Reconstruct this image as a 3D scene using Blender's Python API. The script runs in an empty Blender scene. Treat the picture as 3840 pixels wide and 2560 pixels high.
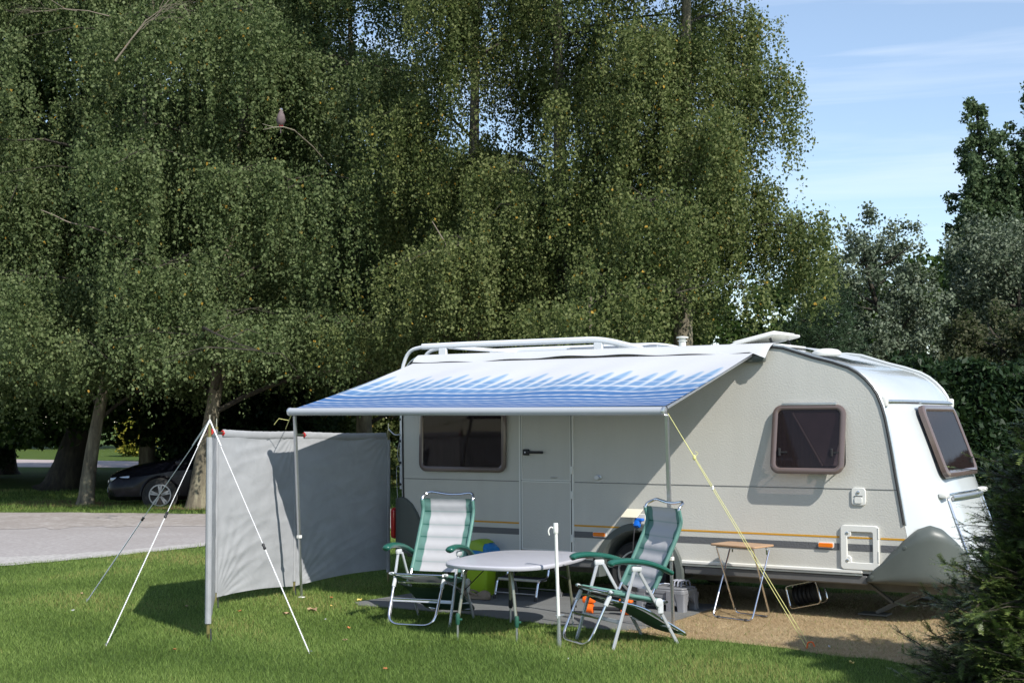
import bpy, bmesh, math, random
import numpy as np
from mathutils import Vector, Matrix, Euler
PI = math.pi
rad = math.radians
S = bpy.context.scene
COL = S.collection

# ------------------------------------------------------------------ camera
cam_d = bpy.data.cameras.new("camera")
cam_d.sensor_width = 36.0
cam_d.lens = 5240.31 / 3840 * 36.0
cam_d.clip_start = 0.1
cam_d.clip_end = 2000
cam = bpy.data.objects.new("camera", cam_d)
COL.objects.link(cam)
PITCH, ROLL = 0.0561, -0.0034
fw = Vector((0, math.cos(PITCH), math.sin(PITCH)))
up0 = Vector((0, -math.sin(PITCH), math.cos(PITCH)))
rt0 = Vector((1, 0, 0))
rt = rt0 * math.cos(ROLL) + up0 * math.sin(ROLL)
up = up0 * math.cos(ROLL) - rt0 * math.sin(ROLL)
M = Matrix((rt, up, -fw)).transposed().to_4x4()
M.translation = Vector((0, 0, 1.75))
cam.matrix_world = M
S.camera = cam

# ------------------------------------------------------------------ sky, sun, exposure
SUN_DIR = Vector((1.08, -1.65, 1.75)).normalized()
sun_el = math.asin(SUN_DIR.z)
sun_rot = math.atan2(SUN_DIR.x, SUN_DIR.y)
W = bpy.data.worlds.new("World")
S.world = W
W.use_nodes = True
nt = W.node_tree
nt.nodes.clear()
def wn(t, **k):
    n = nt.nodes.new(t)
    for a, b in k.items():
        setattr(n, a, b)
    return n
sky = wn('ShaderNodeTexSky', sky_type='NISHITA', sun_disc=False, sun_elevation=sun_el, sun_rotation=sun_rot,
         air_density=1.0, dust_density=0.15, ozone_density=2.2, altitude=50)
tc = wn('ShaderNodeTexCoord')
mp = wn('ShaderNodeMapping')
mp.inputs['Rotation'].default_value = (0, rad(5), 0)
mp.inputs['Scale'].default_value = (1.6, 1.6, 26)
nz = wn('ShaderNodeTexNoise')
nz.inputs['Scale'].default_value = 1.5
nz.inputs['Detail'].default_value = 6
nz.inputs['Roughness'].default_value = 0.55
nz.inputs['Distortion'].default_value = 0.4
rp = wn('ShaderNodeMapRange')
rp.inputs['From Min'].default_value = 0.46
rp.inputs['From Max'].default_value = 0.74
rp.inputs['To Min'].default_value = 0.10
rp.inputs['To Max'].default_value = 0.42
mx = wn('ShaderNodeMixRGB')
mx.inputs['Color2'].default_value = (6.6, 7.0, 7.7, 1)
bg = wn('ShaderNodeBackground')
bg.inputs['Strength'].default_value = 0.12
wo = wn('ShaderNodeOutputWorld')
L = nt.links.new
L(tc.outputs['Generated'], mp.inputs['Vector'])
L(mp.outputs['Vector'], nz.inputs['Vector'])
L(nz.outputs['Fac'], rp.inputs['Value'])
L(rp.outputs['Result'], mx.inputs['Fac'])
L(sky.outputs['Color'], mx.inputs['Color1'])
L(mx.outputs['Color'], bg.inputs['Color'])
L(bg.outputs['Background'], wo.inputs['Surface'])

sun_d = bpy.data.lights.new("sun", 'SUN')
sun_d.energy = 4.2
sun_d.angle = rad(0.53)
sun_d.color = (1.0, 0.955, 0.88)
sun = bpy.data.objects.new("sun", sun_d)
COL.objects.link(sun)
sun.rotation_euler = SUN_DIR.to_track_quat('Z', 'Y').to_euler()
sun.location = (20, -30, 40)

S.view_settings.view_transform = 'Standard'
S.view_settings.look = 'None'
S.view_settings.exposure = 0.55
S.view_settings.gamma = 1.0
S.cycles.use_denoising = True
S.cycles.max_bounces = 8
S.cycles.transparent_max_bounces = 16

# ------------------------------------------------------------------ materials
class NT:
    def __init__(s, name):
        s.m = bpy.data.materials.new(name)
        s.m.use_nodes = True
        s.t = s.m.node_tree
        s.b = s.t.nodes['Principled BSDF']
        s.out = s.t.nodes['Material Output']
    def n(s, t, ins=None, **k):
        n = s.t.nodes.new(t)
        for a, b in k.items():
            setattr(n, a, b)
        for a, b in (ins or {}).items():
            n.inputs[a].default_value = b
        return n
    def l(s, a, b):
        s.t.links.new(a, b)
def c4(c):
    return (c[0], c[1], c[2], 1)
def mat(name, col, rough=0.5, metal=0.0, bump=0.0, bscale=200, vary=0.0, vscale=6, spec=None, coat=0.0, bdist=0.002, trans=None):
    k = NT(name)
    k.b.inputs['Roughness'].default_value = rough
    k.b.inputs['Metallic'].default_value = metal
    if spec is not None:
        k.b.inputs['Specular IOR Level'].default_value = spec
    if coat:
        k.b.inputs['Coat Weight'].default_value = coat
    k.b.inputs['Base Color'].default_value = c4(col)
    co = k.n('ShaderNodeTexCoord')
    if vary:
        z = k.n('ShaderNodeTexNoise', {'Scale': vscale, 'Detail': 6, 'Roughness': 0.62})
        k.l(co.outputs['Object'], z.inputs['Vector'])
        r = k.n('ShaderNodeMapRange', {'From Min': 0.3, 'From Max': 0.7, 'To Min': 1 - vary, 'To Max': 1 + vary})
        k.l(z.outputs['Fac'], r.inputs['Value'])
        v = k.n('ShaderNodeVectorMath', operation='SCALE')
        v.inputs[0].default_value = col
        k.l(r.outputs['Result'], v.inputs['Scale'])
        k.l(v.outputs['Vector'], k.b.inputs['Base Color'])
    if bump:
        z = k.n('ShaderNodeTexNoise', {'Scale': bscale, 'Detail': 2})
        k.l(co.outputs['Object'], z.inputs['Vector'])
        b = k.n('ShaderNodeBump', {'Strength': bump, 'Distance': bdist})
        k.l(z.outputs['Fac'], b.inputs['Height'])
        k.l(b.outputs['Normal'], k.b.inputs['Normal'])
    return k.m

def leaf_mat(name, c_dark, c_mid, c_light, accent=None, acc_at=0.975, rough=0.6, transl=0.38, wash=0.0):
    """leaf colour picked by the random per-leaf value 'tint'"""
    k = NT(name)
    a = k.n('ShaderNodeAttribute', attribute_name='tint')
    cr = k.n('ShaderNodeValToRGB')
    e = cr.color_ramp.elements
    e[0].position = 0.0; e[0].color = c4(c_dark)
    e[1].position = 0.5; e[1].color = c4(c_mid)
    x = e.new(acc_at - 0.003); x.color = c4(c_light)
    if accent:
        x = e.new(acc_at); x.color = c4(accent)
    k.l(a.outputs['Fac'], cr.inputs['Fac'])
    k.l(cr.outputs['Color'], k.b.inputs['Base Color'])
    k.b.inputs['Roughness'].default_value = rough
    k.b.inputs['Specular IOR Level'].default_value = 0.2
    tr = k.n('ShaderNodeBsdfTranslucent')
    br = k.n('ShaderNodeMixRGB', {'Fac': 0.45, 'Color2': (0.10, 0.185, 0.045, 1)})
    k.l(cr.outputs['Color'], br.inputs['Color1'])
    k.l(br.outputs['Color'], tr.inputs['Color'])
    ms = k.n('ShaderNodeMixShader', {'Fac': transl})
    k.l(k.b.outputs['BSDF'], ms.inputs[1])
    k.l(tr.outputs['BSDF'], ms.inputs[2])
    k.l(ms.outputs['Shader'], k.out.inputs['Surface'])
    return k.m

def attr_col_mat(name, rough=0.6, bump=0.0, bscale=300, transl=0.0, sheen=0.0):
    """printed or woven colours held in the colour attribute 'print'"""
    k = NT(name)
    a = k.n('ShaderNodeAttribute', attribute_name='print')
    k.l(a.outputs['Color'], k.b.inputs['Base Color'])
    k.b.inputs['Roughness'].default_value = rough
    k.b.inputs['Specular IOR Level'].default_value = 0.3
    if bump:
        co = k.n('ShaderNodeTexCoord')
        z = k.n('ShaderNodeTexNoise', {'Scale': bscale, 'Detail': 3})
        k.l(co.outputs['Object'], z.inputs['Vector'])
        b = k.n('ShaderNodeBump', {'Strength': bump, 'Distance': 0.002})
        k.l(z.outputs['Fac'], b.inputs['Height'])
        k.l(b.outputs['Normal'], k.b.inputs['Normal'])
    if transl:
        tr = k.n('ShaderNodeBsdfTranslucent')
        k.l(a.outputs['Color'], tr.inputs['Color'])
        ms = k.n('ShaderNodeMixShader', {'Fac': transl})
        k.l(k.b.outputs['BSDF'], ms.inputs[1])
        k.l(tr.outputs['BSDF'], ms.inputs[2])
        k.l(ms.outputs['Shader'], k.out.inputs['Surface'])
    return k.m

# ------------------------------------------------------------------ mesh helpers
class MB:
    """collects shapes into one mesh"""
    def __init__(s):
        s.v = []; s.f = []
    def add(s, verts, faces):
        o = len(s.v)
        s.v.extend([tuple(p) for p in verts])
        s.f.extend([tuple(i + o for i in f) for f in faces])
        return s
    def box(s, c, size, rot=None, bev=0.0, seg=1):
        bm = bmesh.new()
        bmesh.ops.create_cube(bm, size=1)
        bmesh.ops.scale(bm, vec=size, verts=bm.verts)
        if bev:
            bmesh.ops.bevel(bm, geom=list(bm.edges), offset=min(bev, min(size) * 0.45), segments=seg, profile=0.5, affect='EDGES')
        R = rot if isinstance(rot, Matrix) else (Euler(rot).to_matrix() if rot else Matrix.Identity(3))
        bm.verts.index_update()
        vs = [R @ v.co + Vector(c) for v in bm.verts]
        fs = [[v.index for v in f.verts] for f in bm.faces]
        bm.free()
        return s.add(vs, fs)
    def bar(s, a, b, w, t, side=(0, 0, 1), bev=0.0):
        """flat bar from a to b, width w along 'side', thickness t"""
        a = Vector(a); b = Vector(b); z = (b - a).normalized()
        x = Vector(side); x = (x - z * x.dot(z))
        if x.length < 1e-4:
            x = Vector((1, 0, 0)) - z * z.x
        x.normalize(); y = z.cross(x)
        R = Matrix((x, y, z)).transposed()
        return s.box((a + b) / 2, (w, t, (b - a).length), R, bev)
    def tube(s, pts, r, n=10, caps=True, closed=False, sq=(1, 1), upv=None):
        pts = [Vector(p) for p in pts]
        m = len(pts)
        rs = r if isinstance(r, (list, tuple)) else [r] * m
        T = []
        for i in range(m):
            if closed:
                t = pts[(i + 1) % m] - pts[(i - 1) % m]
            else:
                t = pts[min(i + 1, m - 1)] - pts[max(i - 1, 0)]
            T.append(t.normalized())
        u = Vector(upv) if upv else (Vector((0, 0, 1)) if abs(T[0].z) < 0.9 else Vector((1, 0, 0)))
        u = (u - T[0] * u.dot(T[0])).normalized()
        vs = []
        for i in range(m):
            if i:
                u = (u - T[i] * u.dot(T[i]))
                u.normalize()
            w = T[i].cross(u)
            for k in range(n):
                a = 2 * PI * (k + 0.5) / n
                vs.append(pts[i] + (u * math.cos(a) * sq[0] + w * math.sin(a) * sq[1]) * rs[i])
        fs = []
        for i in range(m if closed else m - 1):
            j = (i + 1) % m
            for k in range(n):
                q = (k + 1) % n
                fs.append((i * n + k, i * n + q, j * n + q, j * n + k))
        if caps and not closed:
            fs.append(tuple(range(n - 1, -1, -1)))
            fs.append(tuple((m - 1) * n + k for k in range(n)))
        return s.add(vs, fs)
    def lathe(s, prof, c=(0, 0, 0), n=24, rot=None, sc=(1, 1), caps=True):
        R = rot if isinstance(rot, Matrix) else (Euler(rot).to_matrix() if rot else Matrix.Identity(3))
        vs = []; m = len(prof)
        for (r, z) in prof:
            for k in range(n):
                a = 2 * PI * k / n
                vs.append(R @ Vector((r * math.cos(a) * sc[0], r * math.sin(a) * sc[1], z)) + Vector(c))
        fs = []
        for i in range(m - 1):
            for k in range(n):
                q = (k + 1) % n
                fs.append((i * n + k, i * n + q, (i + 1) * n + q, (i + 1) * n + k))
        if caps:
            fs.append(tuple(range(n - 1, -1, -1)))
            fs.append(tuple((m - 1) * n + k for k in range(n)))
        return s.add(vs, fs)
    def prism(s, outline, fmap, d0, d1):
        """outline [(a,b)..] extruded between depths d0 and d1; fmap(a,b,d) -> point"""
        n = len(outline)
        vs = [fmap(a, b, d0) for a, b in outline] + [fmap(a, b, d1) for a, b in outline]
        fs = [tuple(range(n)), tuple(range(2 * n - 1, n - 1, -1))]
        for i in range(n):
            j = (i + 1) % n
            fs.append((i, i + n, j + n, j))
        return s.add(vs, fs)
    def ring(s, outer, inner, fmap, d0, d1):
        """frame between two outlines of equal vertex count"""
        n = len(outer)
        P = []
        for d in (d0, d1):
            P += [fmap(a, b, d) for a, b in outer]
            P += [fmap(a, b, d) for a, b in inner]
        fs = []
        for i in range(n):
            j = (i + 1) % n
            fs += [(i, j, n + j, n + i), (2 * n + i, 3 * n + i, 3 * n + j, 2 * n + j),
                   (i, 2 * n + i, 2 * n + j, j), (n + i, n + j, 3 * n + j, 3 * n + i)]
        return s.add(P, fs)
    def grid(s, rows):
        m, n = len(rows), len(rows[0])
        vs = [p for r in rows for p in r]
        fs = [(i * n + k, i * n + k + 1, (i + 1) * n + k + 1, (i + 1) * n + k) for i in range(m - 1) for k in range(n - 1)]
        return s.add(vs, fs)
    def build(s, name, m, parent=None, smooth=35, bevel=0.0, solid=0.0):
        me = bpy.data.meshes.new(name)
        me.from_pydata([tuple(p) for p in s.v], [], s.f)
        bm = bmesh.new(); bm.from_mesh(me)
        bmesh.ops.recalc_face_normals(bm, faces=bm.faces)
        bm.to_mesh(me); bm.free()
        me.materials.append(m)
        if smooth:
            me.polygons.foreach_set('use_smooth', [True] * len(me.polygons))
            me.set_sharp_from_angle(angle=rad(smooth))
        o = bpy.data.objects.new(name, me)
        COL.objects.link(o)
        if solid:
            md = o.modifiers.new('solidify', 'SOLIDIFY'); md.thickness = solid; md.offset = 0
        if bevel:
            md = o.modifiers.new('bevel', 'BEVEL'); md.width = bevel; md.segments = 2; md.limit_method = 'ANGLE'
        if parent is not None:
            o.parent = parent
        return o

def tag(o, label=None, cat=None, group=None, kind=None):
    if label: o['label'] = label
    if cat: o['category'] = cat
    if group: o['group'] = group
    if kind: o['kind'] = kind
    return o
def empty(name, loc=(0, 0, 0), rz=0.0, label=None, cat=None, group=None):
    o = bpy.data.objects.new(name, None)
    o.empty_display_size = 0.2
    o.location = loc; o.rotation_euler = (0, 0, rz)
    COL.objects.link(o)
    return tag(o, label, cat, group)
def copy_tree(o, parent=None):
    c = o.copy(); COL.objects.link(c)
    if parent is not None:
        c.parent = parent
    for ch in [x for x in bpy.data.objects if x.parent == o]:
        copy_tree(ch, c)
    return c
def rounded(pts, r, n=5, closed=False):
    """round the corners of a polyline"""
    pts = [Vector(p) for p in pts]; m = len(pts); out = []
    rr = r if isinstance(r, (list, tuple)) else [r] * m
    for i in range(m):
        if not closed and i in (0, m - 1):
            out.append(pts[i]); continue
        a, b, c = pts[i - 1], pts[i], pts[(i + 1) % m]
        d1 = (a - b); d2 = (c - b)
        k = min(rr[i], d1.length * 0.49, d2.length * 0.49)
        p, q = b + d1.normalized() * k, b + d2.normalized() * k
        for j in range(n + 1):
            t = j / n
            out.append(p * (1 - t) ** 2 + b * 2 * t * (1 - t) + q * t * t)
    return out
def rrect(a0, a1, b0, b1, r, n=6):
    """rounded rectangle outline, always 4*(n+1) points"""
    out = []
    for cx, cy, s in ((a1 - r, b1 - r, 0), (a0 + r, b1 - r, 1), (a0 + r, b0 + r, 2), (a1 - r, b0 + r, 3)):
        for k in range(n + 1):
            a = (s + k / n) * PI / 2
            out.append((cx + r * math.cos(a), cy + r * math.sin(a)))
    return out
def catmull(pts, n=6):
    P = [Vector(p) for p in pts]; out = []
    for i in range(len(P) - 1):
        p0, p1, p2, p3 = P[max(i - 1, 0)], P[i], P[i + 1], P[min(i + 2, len(P) - 1)]
        for j in range(n):
            t = j / n
            out.append(0.5 * ((2 * p1) + (-p0 + p2) * t + (2 * p0 - 5 * p1 + 4 * p2 - p3) * t * t + (-p0 + 3 * p1 - 3 * p2 + p3) * t ** 3))
    out.append(P[-1])
    return out

def np_mesh(name, V, F, m, parent=None, tint=None, smooth=False):
    """V (n,3), F (k,c) -> one mesh object, quickly"""
    me = bpy.data.meshes.new(name)
    k, c = F.shape
    me.vertices.add(len(V)); me.vertices.foreach_set('co', np.ascontiguousarray(V, dtype=np.float32).ravel())
    me.loops.add(k * c); me.loops.foreach_set('vertex_index', np.ascontiguousarray(F, dtype=np.int32).ravel())
    me.polygons.add(k); me.polygons.foreach_set('loop_start', np.arange(0, k * c, c, dtype=np.int32))
    if smooth:
        me.polygons.foreach_set('use_smooth', np.ones(k, dtype=bool))
    me.update(calc_edges=True)
    me.materials.append(m)
    if tint is not None:
        a = me.attributes.new('tint', 'FLOAT', 'FACE')
        a.data.foreach_set('value', np.ascontiguousarray(tint, dtype=np.float32))
    o = bpy.data.objects.new(name, me)
    COL.objects.link(o)
    if parent is not None:
        o.parent = parent
    return o
def leaves_np(rng, P, size, down=0.7, wid=0.75, spread=0.35, nup=0.0):
    """one rhombic leaf blade at each point"""
    n = len(P)
    a = rng.normal(size=(n, 3)); a /= np.linalg.norm(a, axis=1)[:, None]
    a = a * (1 - down) + np.array([0, 0, -1.0]) * down
    a /= np.linalg.norm(a, axis=1)[:, None]
    nrm = rng.normal(size=(n, 3)); nrm[:, 2] += nup
    b = np.cross(a, nrm); b /= (np.linalg.norm(b, axis=1)[:, None] + 1e-9)
    s = (size * (1 + spread * rng.uniform(-1, 1, n)))[:, None]
    cu = np.cross(a, b) * s * 0.12
    V = np.stack([P, P + a * s * 0.42 + b * s * wid * 0.5 + cu, P + a * s, P + a * s * 0.42 - b * s * wid * 0.5 + cu], 1).reshape(-1, 3)
    F = np.arange(4 * n, dtype=np.int32).reshape(n, 4)
    return V, F

# ------------------------------------------------------------------ ground, road, path
TH, DW = 0.5692, 11.854
DR = Vector((math.cos(TH), -math.sin(TH), 0)); DN = Vector((math.sin(TH), math.cos(TH), 0))
def loc2w(u, w, z=0.0):
    """point given in the caravan's own frame (along wall, away from wall, up) -> world"""
    p = DR * u + DN * (w + DW); p.z = z
    return p
def w2loc(x, y):
    return x * DR.x + y * DR.y, x * DN.x + y * DN.y - DW

def lawn_material():
    k = NT('lawn_soil_and_grass')
    co = k.n('ShaderNodeTexCoord')
    n1 = k.n('ShaderNodeTexNoise', {'Scale': 0.7, 'Detail': 5, 'Roughness': 0.6})
    n2 = k.n('ShaderNodeTexNoise', {'Scale': 55, 'Detail': 4, 'Roughness': 0.7})
    k.l(co.outputs['Object'], n1.inputs['Vector']); k.l(co.outputs['Object'], n2.inputs['Vector'])
    c1 = k.n('ShaderNodeValToRGB')
    e = c1.color_ramp.elements
    e[0].position = 0.3; e[0].color = (0.040, 0.078, 0.014, 1)
    e[1].position = 0.7; e[1].color = (0.085, 0.118, 0.026, 1)
    c2 = k.n('ShaderNodeValToRGB')
    e = c2.color_ramp.elements
    e[0].position = 0.3; e[0].color = (0.03, 0.055, 0.012, 1)
    e[1].position = 0.75; e[1].color = (0.13, 0.19, 0.05, 1)
    k.l(n1.outputs['Fac'], c1.inputs['Fac']); k.l(n2.outputs['Fac'], c2.inputs['Fac'])
    m = k.n('ShaderNodeMixRGB', {'Fac': 0.45})
    k.l(c1.outputs['Color'], m.inputs['Color1']); k.l(c2.outputs['Color'], m.inputs['Color2'])
    k.l(m.outputs['Color'], k.b.inputs['Base Color'])
    k.b.inputs['Roughness'].default_value = 0.9
    k.b.inputs['Specular IOR Level'].default_value = 0.1
    b = k.n('ShaderNodeBump', {'Strength': 0.9, 'Distance': 0.03})
    k.l(n2.outputs['Fac'], b.inputs['Height']); k.l(b.outputs['Normal'], k.b.inputs['Normal'])
    return k.m
def speckle_mat(name, lo, hi, scale, big=None, bigscale=0.8, rough=0.9, bump=0.5, bd=0.006):
    k = NT(name)
    co = k.n('ShaderNodeTexCoord')
    n2 = k.n('ShaderNodeTexNoise', {'Scale': scale, 'Detail': 5, 'Roughness': 0.75})
    k.l(co.outputs['Object'], n2.inputs['Vector'])
    c2 = k.n('ShaderNodeValToRGB')
    e = c2.color_ramp.elements
    e[0].position = 0.32; e[0].color = c4(lo)
    e[1].position = 0.68; e[1].color = c4(hi)
    k.l(n2.outputs['Fac'], c2.inputs['Fac'])
    src = c2.outputs['Color']
    if big:
        n1 = k.n('ShaderNodeTexNoise', {'Scale': bigscale, 'Detail': 4, 'Roughness': 0.6})
        k.l(co.outputs['Object'], n1.inputs['Vector'])
        r = k.n('ShaderNodeMapRange', {'From Min': 0.42, 'From Max': 0.62})
        k.l(n1.outputs['Fac'], r.inputs['Value'])
        m = k.n('ShaderNodeMixRGB', {'Color2': c4(big)}); m.blend_type = 'MIX'
        f = k.n('ShaderNodeMath', {1: 0.6}, operation='MULTIPLY')
        k.l(r.outputs['Result'], f.inputs[0]); k.l(f.outputs[0], m.inputs['Fac'])
        k.l(src, m.inputs['Color1']); src = m.outputs['Color']
    k.l(src, k.b.inputs['Base Color'])
    k.b.inputs['Roughness'].default_value = rough
    k.b.inputs['Specular IOR Level'].default_value = 0.15
    b = k.n('ShaderNodeBump', {'Strength': bump, 'Distance': bd})
    k.l(n2.outputs['Fac'], b.inputs['Height']); k.l(b.outputs['Normal'], k.b.inputs['Normal'])
    return k.m

M_lawn = lawn_material()
M_road = speckle_mat('worn_grey_asphalt', (0.26, 0.24, 0.235), (0.42, 0.395, 0.385), 12, (0.29, 0.265, 0.255), 0.5)
M_gravel = speckle_mat('pale_gravel_edge', (0.28, 0.265, 0.255), (0.52, 0.50, 0.48), 14)
M_verge = speckle_mat('loose_brown_gravel', (0.22, 0.19, 0.17), (0.44, 0.41, 0.39), 7, (0.26, 0.23, 0.21), 1.2)
M_soil = speckle_mat('bare_brown_soil', (0.10, 0.06, 0.035), (0.26, 0.16, 0.09), 25)
M_dry = speckle_mat('dead_straw_grass', (0.22, 0.155, 0.085), (0.52, 0.40, 0.24), 60, (0.32, 0.22, 0.12), 3.0, bump=0.9, bd=0.02)

def sheet(name, pts, z, m, kind='structure'):
    b = MB(); b.add([(x, y, z) for x, y in pts], [tuple(range(len(pts)))])
    return tag(b.build(name, m, smooth=0), kind=kind)
sheet('lawn', [(-400, -60), (400, -60), (400, 700), (-400, 700)], 0.0, M_lawn)
def wobble(pts, amp, seed, n=10):
    """subdivide a closed outline and roughen it"""
    r = random.Random(seed); out = []
    for i in range(len(pts)):
        a, b = Vector(pts[i]), Vector(pts[(i + 1) % len(pts)])
        k = max(2, int((b - a).length / n))
        for j in range(k):
            p = a.lerp(b, j / k)
            out.append((p.x + r.uniform(-amp, amp), p.y + r.uniform(-amp, amp)))
    return out
# site road: curves past on the left and runs on behind the caravan
near = catmull([(-40, 12), (-20, 13.6), (-9, 15.9), (-6.3, 17.3), (-5.3, 18.3), (-4.3, 19.8), (-2.2, 22.6), (2, 25.5), (10, 28), (30, 31), (60, 33)], 8)
far = catmull([(-40, 26), (-20, 27.2), (-9.8, 27.0), (-7.5, 26.7), (-5.6, 26.4), (-3.6, 26.8), (-1.5, 28.4), (2, 30.5), (10, 33), (30, 36), (60, 38)], 8)
def strip(name, A, B, z, m):
    b = MB(); b.grid([[Vector((p.x, p.y, z)) for p in A], [Vector((p.x, p.y, z)) for p in B]])
    return tag(b.build(name, m, smooth=0), kind='structure')
A = [Vector((p[0], p[1], 0)) for p in near]; B = [Vector((p[0], p[1], 0)) for p in far]
strip('road', A, B, 0.004, M_road)
rr = random.Random(3)
strip('gravel_edge', [a.lerp(b, -0.02 + rr.uniform(-0.01, 0.01)) for a, b in zip(A, B)], [a.lerp(b, 0.10 + rr.uniform(-0.012, 0.012)) for a, b in zip(A, B)], 0.008, M_gravel)
strip('gravel_verge', [a.lerp(b, 0.62 + rr.uniform(-0.03, 0.03)) for a, b in zip(A, B)], [a.lerp(b, 1.01 + rr.uniform(-0.01, 0.01)) for a, b in zip(A, B)], 0.008, M_verge)
# the second site road far behind the trees
sheet('far_road', [(-60, 57), (-24, 55.5), (-14, 53), (-6, 47), (4, 42), (20, 38.5), (20, 41), (6, 45), (-4, 51), (-14, 60), (-24, 66), (-60, 70)], 0.004, speckle_mat('far_road_surface', (0.30, 0.25, 0.24), (0.46, 0.40, 0.38), 8))
sheet('tree_pit_soil', wobble([(-10.9, 29.6), (-9.4, 29.0), (-7.6, 29.2), (-8.4, 30.3), (-9.6, 31.4), (-11, 31)], 0.12, 5, 0.4), 0.004, M_soil)
sheet('tree_pit_soil', wobble([(-7.5, 28.3), (-6.3, 27.7), (-4.8, 28.0), (-4.9, 29.2), (-6.3, 29.6), (-7.5, 29.2)], 0.12, 6, 0.4), 0.004, M_soil)
DRY = [(-5.62, -1.52), (-5.0, -1.58), (-4.2, -1.62), (-3.5, -1.72), (-2.6, -1.9), (-2.3, -0.6), (-2.3, 1.7), (-3.5, 1.9), (-6.8, 1.9), (-7.6, 1.0), (-7.0, 0.1), (-5.5, 0.1)]
DRYW = wobble([tuple(loc2w(u, w))[:2] for u, w in DRY], 0.07, 8, 0.22)
sheet('dry_grass_patch', DRYW, 0.004, M_dry)
MAT_UW = [(-8.56, -1.27), (-8.4, -1.42), (-7.3, -1.36), (-6.5, -1.50), (-5.78, -1.56), (-5.45, -1.45), (-5.42, -0.6), (-5.48, 0.35), (-8.3, 0.4), (-8.5, -0.2)]

# caravan materials
def wall_mat():
    k = NT('hammered_cream_sheet')
    co = k.n('ShaderNodeTexCoord')
    z = k.n('ShaderNodeTexNoise', {'Scale': 66, 'Detail': 1.5}); k.l(co.outputs['Object'], z.inputs['Vector'])
    b = k.n('ShaderNodeBump', {'Strength': 0.5, 'Distance': 0.004}); k.l(z.outputs['Fac'], b.inputs['Height']); k.l(b.outputs['Normal'], k.b.inputs['Normal'])
    m = k.n('ShaderNodeMapping'); m.inputs['Scale'].default_value = (5, 5, 0.5); k.l(co.outputs['Object'], m.inputs['Vector'])
    s1 = k.n('ShaderNodeTexNoise', {'Scale': 1.0, 'Detail': 5, 'Roughness': 0.65}); k.l(m.outputs['Vector'], s1.inputs['Vector'])
    s2 = k.n('ShaderNodeTexNoise', {'Scale': 1.3, 'Detail': 4}); k.l(co.outputs['Object'], s2.inputs['Vector'])
    ad = k.n('ShaderNodeMath', operation='ADD'); k.l(s1.outputs['Fac'], ad.inputs[0]); k.l(s2.outputs['Fac'], ad.inputs[1])
    cr = k.n('ShaderNodeMapRange', {'From Min': 0.7, 'From Max': 1.3, 'To Min': 0.95, 'To Max': 1.04}); k.l(ad.outputs[0], cr.inputs['Value'])
    v = k.n('ShaderNodeVectorMath', operation='SCALE'); v.inputs[0].default_value = (0.55, 0.54, 0.495); k.l(cr.outputs['Result'], v.inputs['Scale']); k.l(v.outputs['Vector'], k.b.inputs['Base Color'])
    k.b.inputs['Roughness'].default_value = 0.45
    return k.m
M_wall = wall_mat()
M_white = mat('white_gelcoat', (0.50, 0.525, 0.525), 0.16, coat=0.4, vary=0.03, vscale=2)
M_roofm = mat('pale_roof_sheet', (0.50, 0.52, 0.53), 0.35, vary=0.06, vscale=3)
M_plast = mat('white_plastic', (0.72, 0.72, 0.68), 0.35)
M_gplast = mat('grey_green_plastic', (0.085, 0.098, 0.09), 0.42, bump=0.15, bscale=400, vary=0.05)
M_skirt = mat('grey_skirt', (0.11, 0.11, 0.11), 0.45, vary=0.1)
M_alu = mat('brushed_aluminium', (0.62, 0.63, 0.65), 0.32, metal=0.9, vary=0.06, vscale=20)
M_chrome = mat('polished_tube', (0.72, 0.72, 0.74), 0.16, metal=1.0, vary=0.05, vscale=12)
M_black = mat('black_rubber', (0.018, 0.018, 0.02), 0.55)
M_tyre = mat('tyre_rubber', (0.02, 0.02, 0.02), 0.8, bump=0.5, bscale=60)
M_under = mat('dark_underbody', (0.03, 0.028, 0.025), 0.85, vary=0.3)
M_chassis = mat('dusty_chassis_steel', (0.13, 0.125, 0.105), 0.6, vary=0.25, vscale=8)
M_stripe_g = mat('grey_stripe_film', (0.115, 0.118, 0.125), 0.4, bump=0.8, bscale=62, bdist=0.004)
M_stripe_o = mat('orange_stripe_film', (0.60, 0.30, 0.02), 0.4, bump=0.5, bscale=62, bdist=0.003)
M_orange = mat('orange_lens', (0.85, 0.20, 0.01), 0.15, bump=0.4, bscale=90, coat=0.5)
M_red = mat('red_lens', (0.45, 0.012, 0.012), 0.15, coat=0.5)
M_brown = mat('brown_acrylic_rim', (0.135, 0.10, 0.09), 0.18, coat=0.3, vary=0.05)
M_curtain = mat('dark_curtain', (0.055, 0.045, 0.045), 0.9)
def pane_mat(name, col, t=0.62, rough=0.04):
    k = NT(name)
    k.b.inputs['Base Color'].default_value = c4(col)
    k.b.inputs['Roughness'].default_value = rough
    k.b.inputs['IOR'].default_value = 1.5
    tr = k.n('ShaderNodeBsdfTransparent', {'Color': (0.72, 0.64, 0.64, 1)})
    ms = k.n('ShaderNodeMixShader', {'Fac': t})
    k.l(k.b.outputs['BSDF'], ms.inputs[1]); k.l(tr.outputs['BSDF'], ms.inputs[2])
    k.l(ms.outputs['Shader'], k.out.inputs['Surface'])
    return k.m
M_pane = pane_mat('tinted_acrylic_pane', (0.03, 0.024, 0.026))
M_solar = mat('solar_cells', (0.012, 0.014, 0.03), 0.12, coat=0.5)

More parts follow.
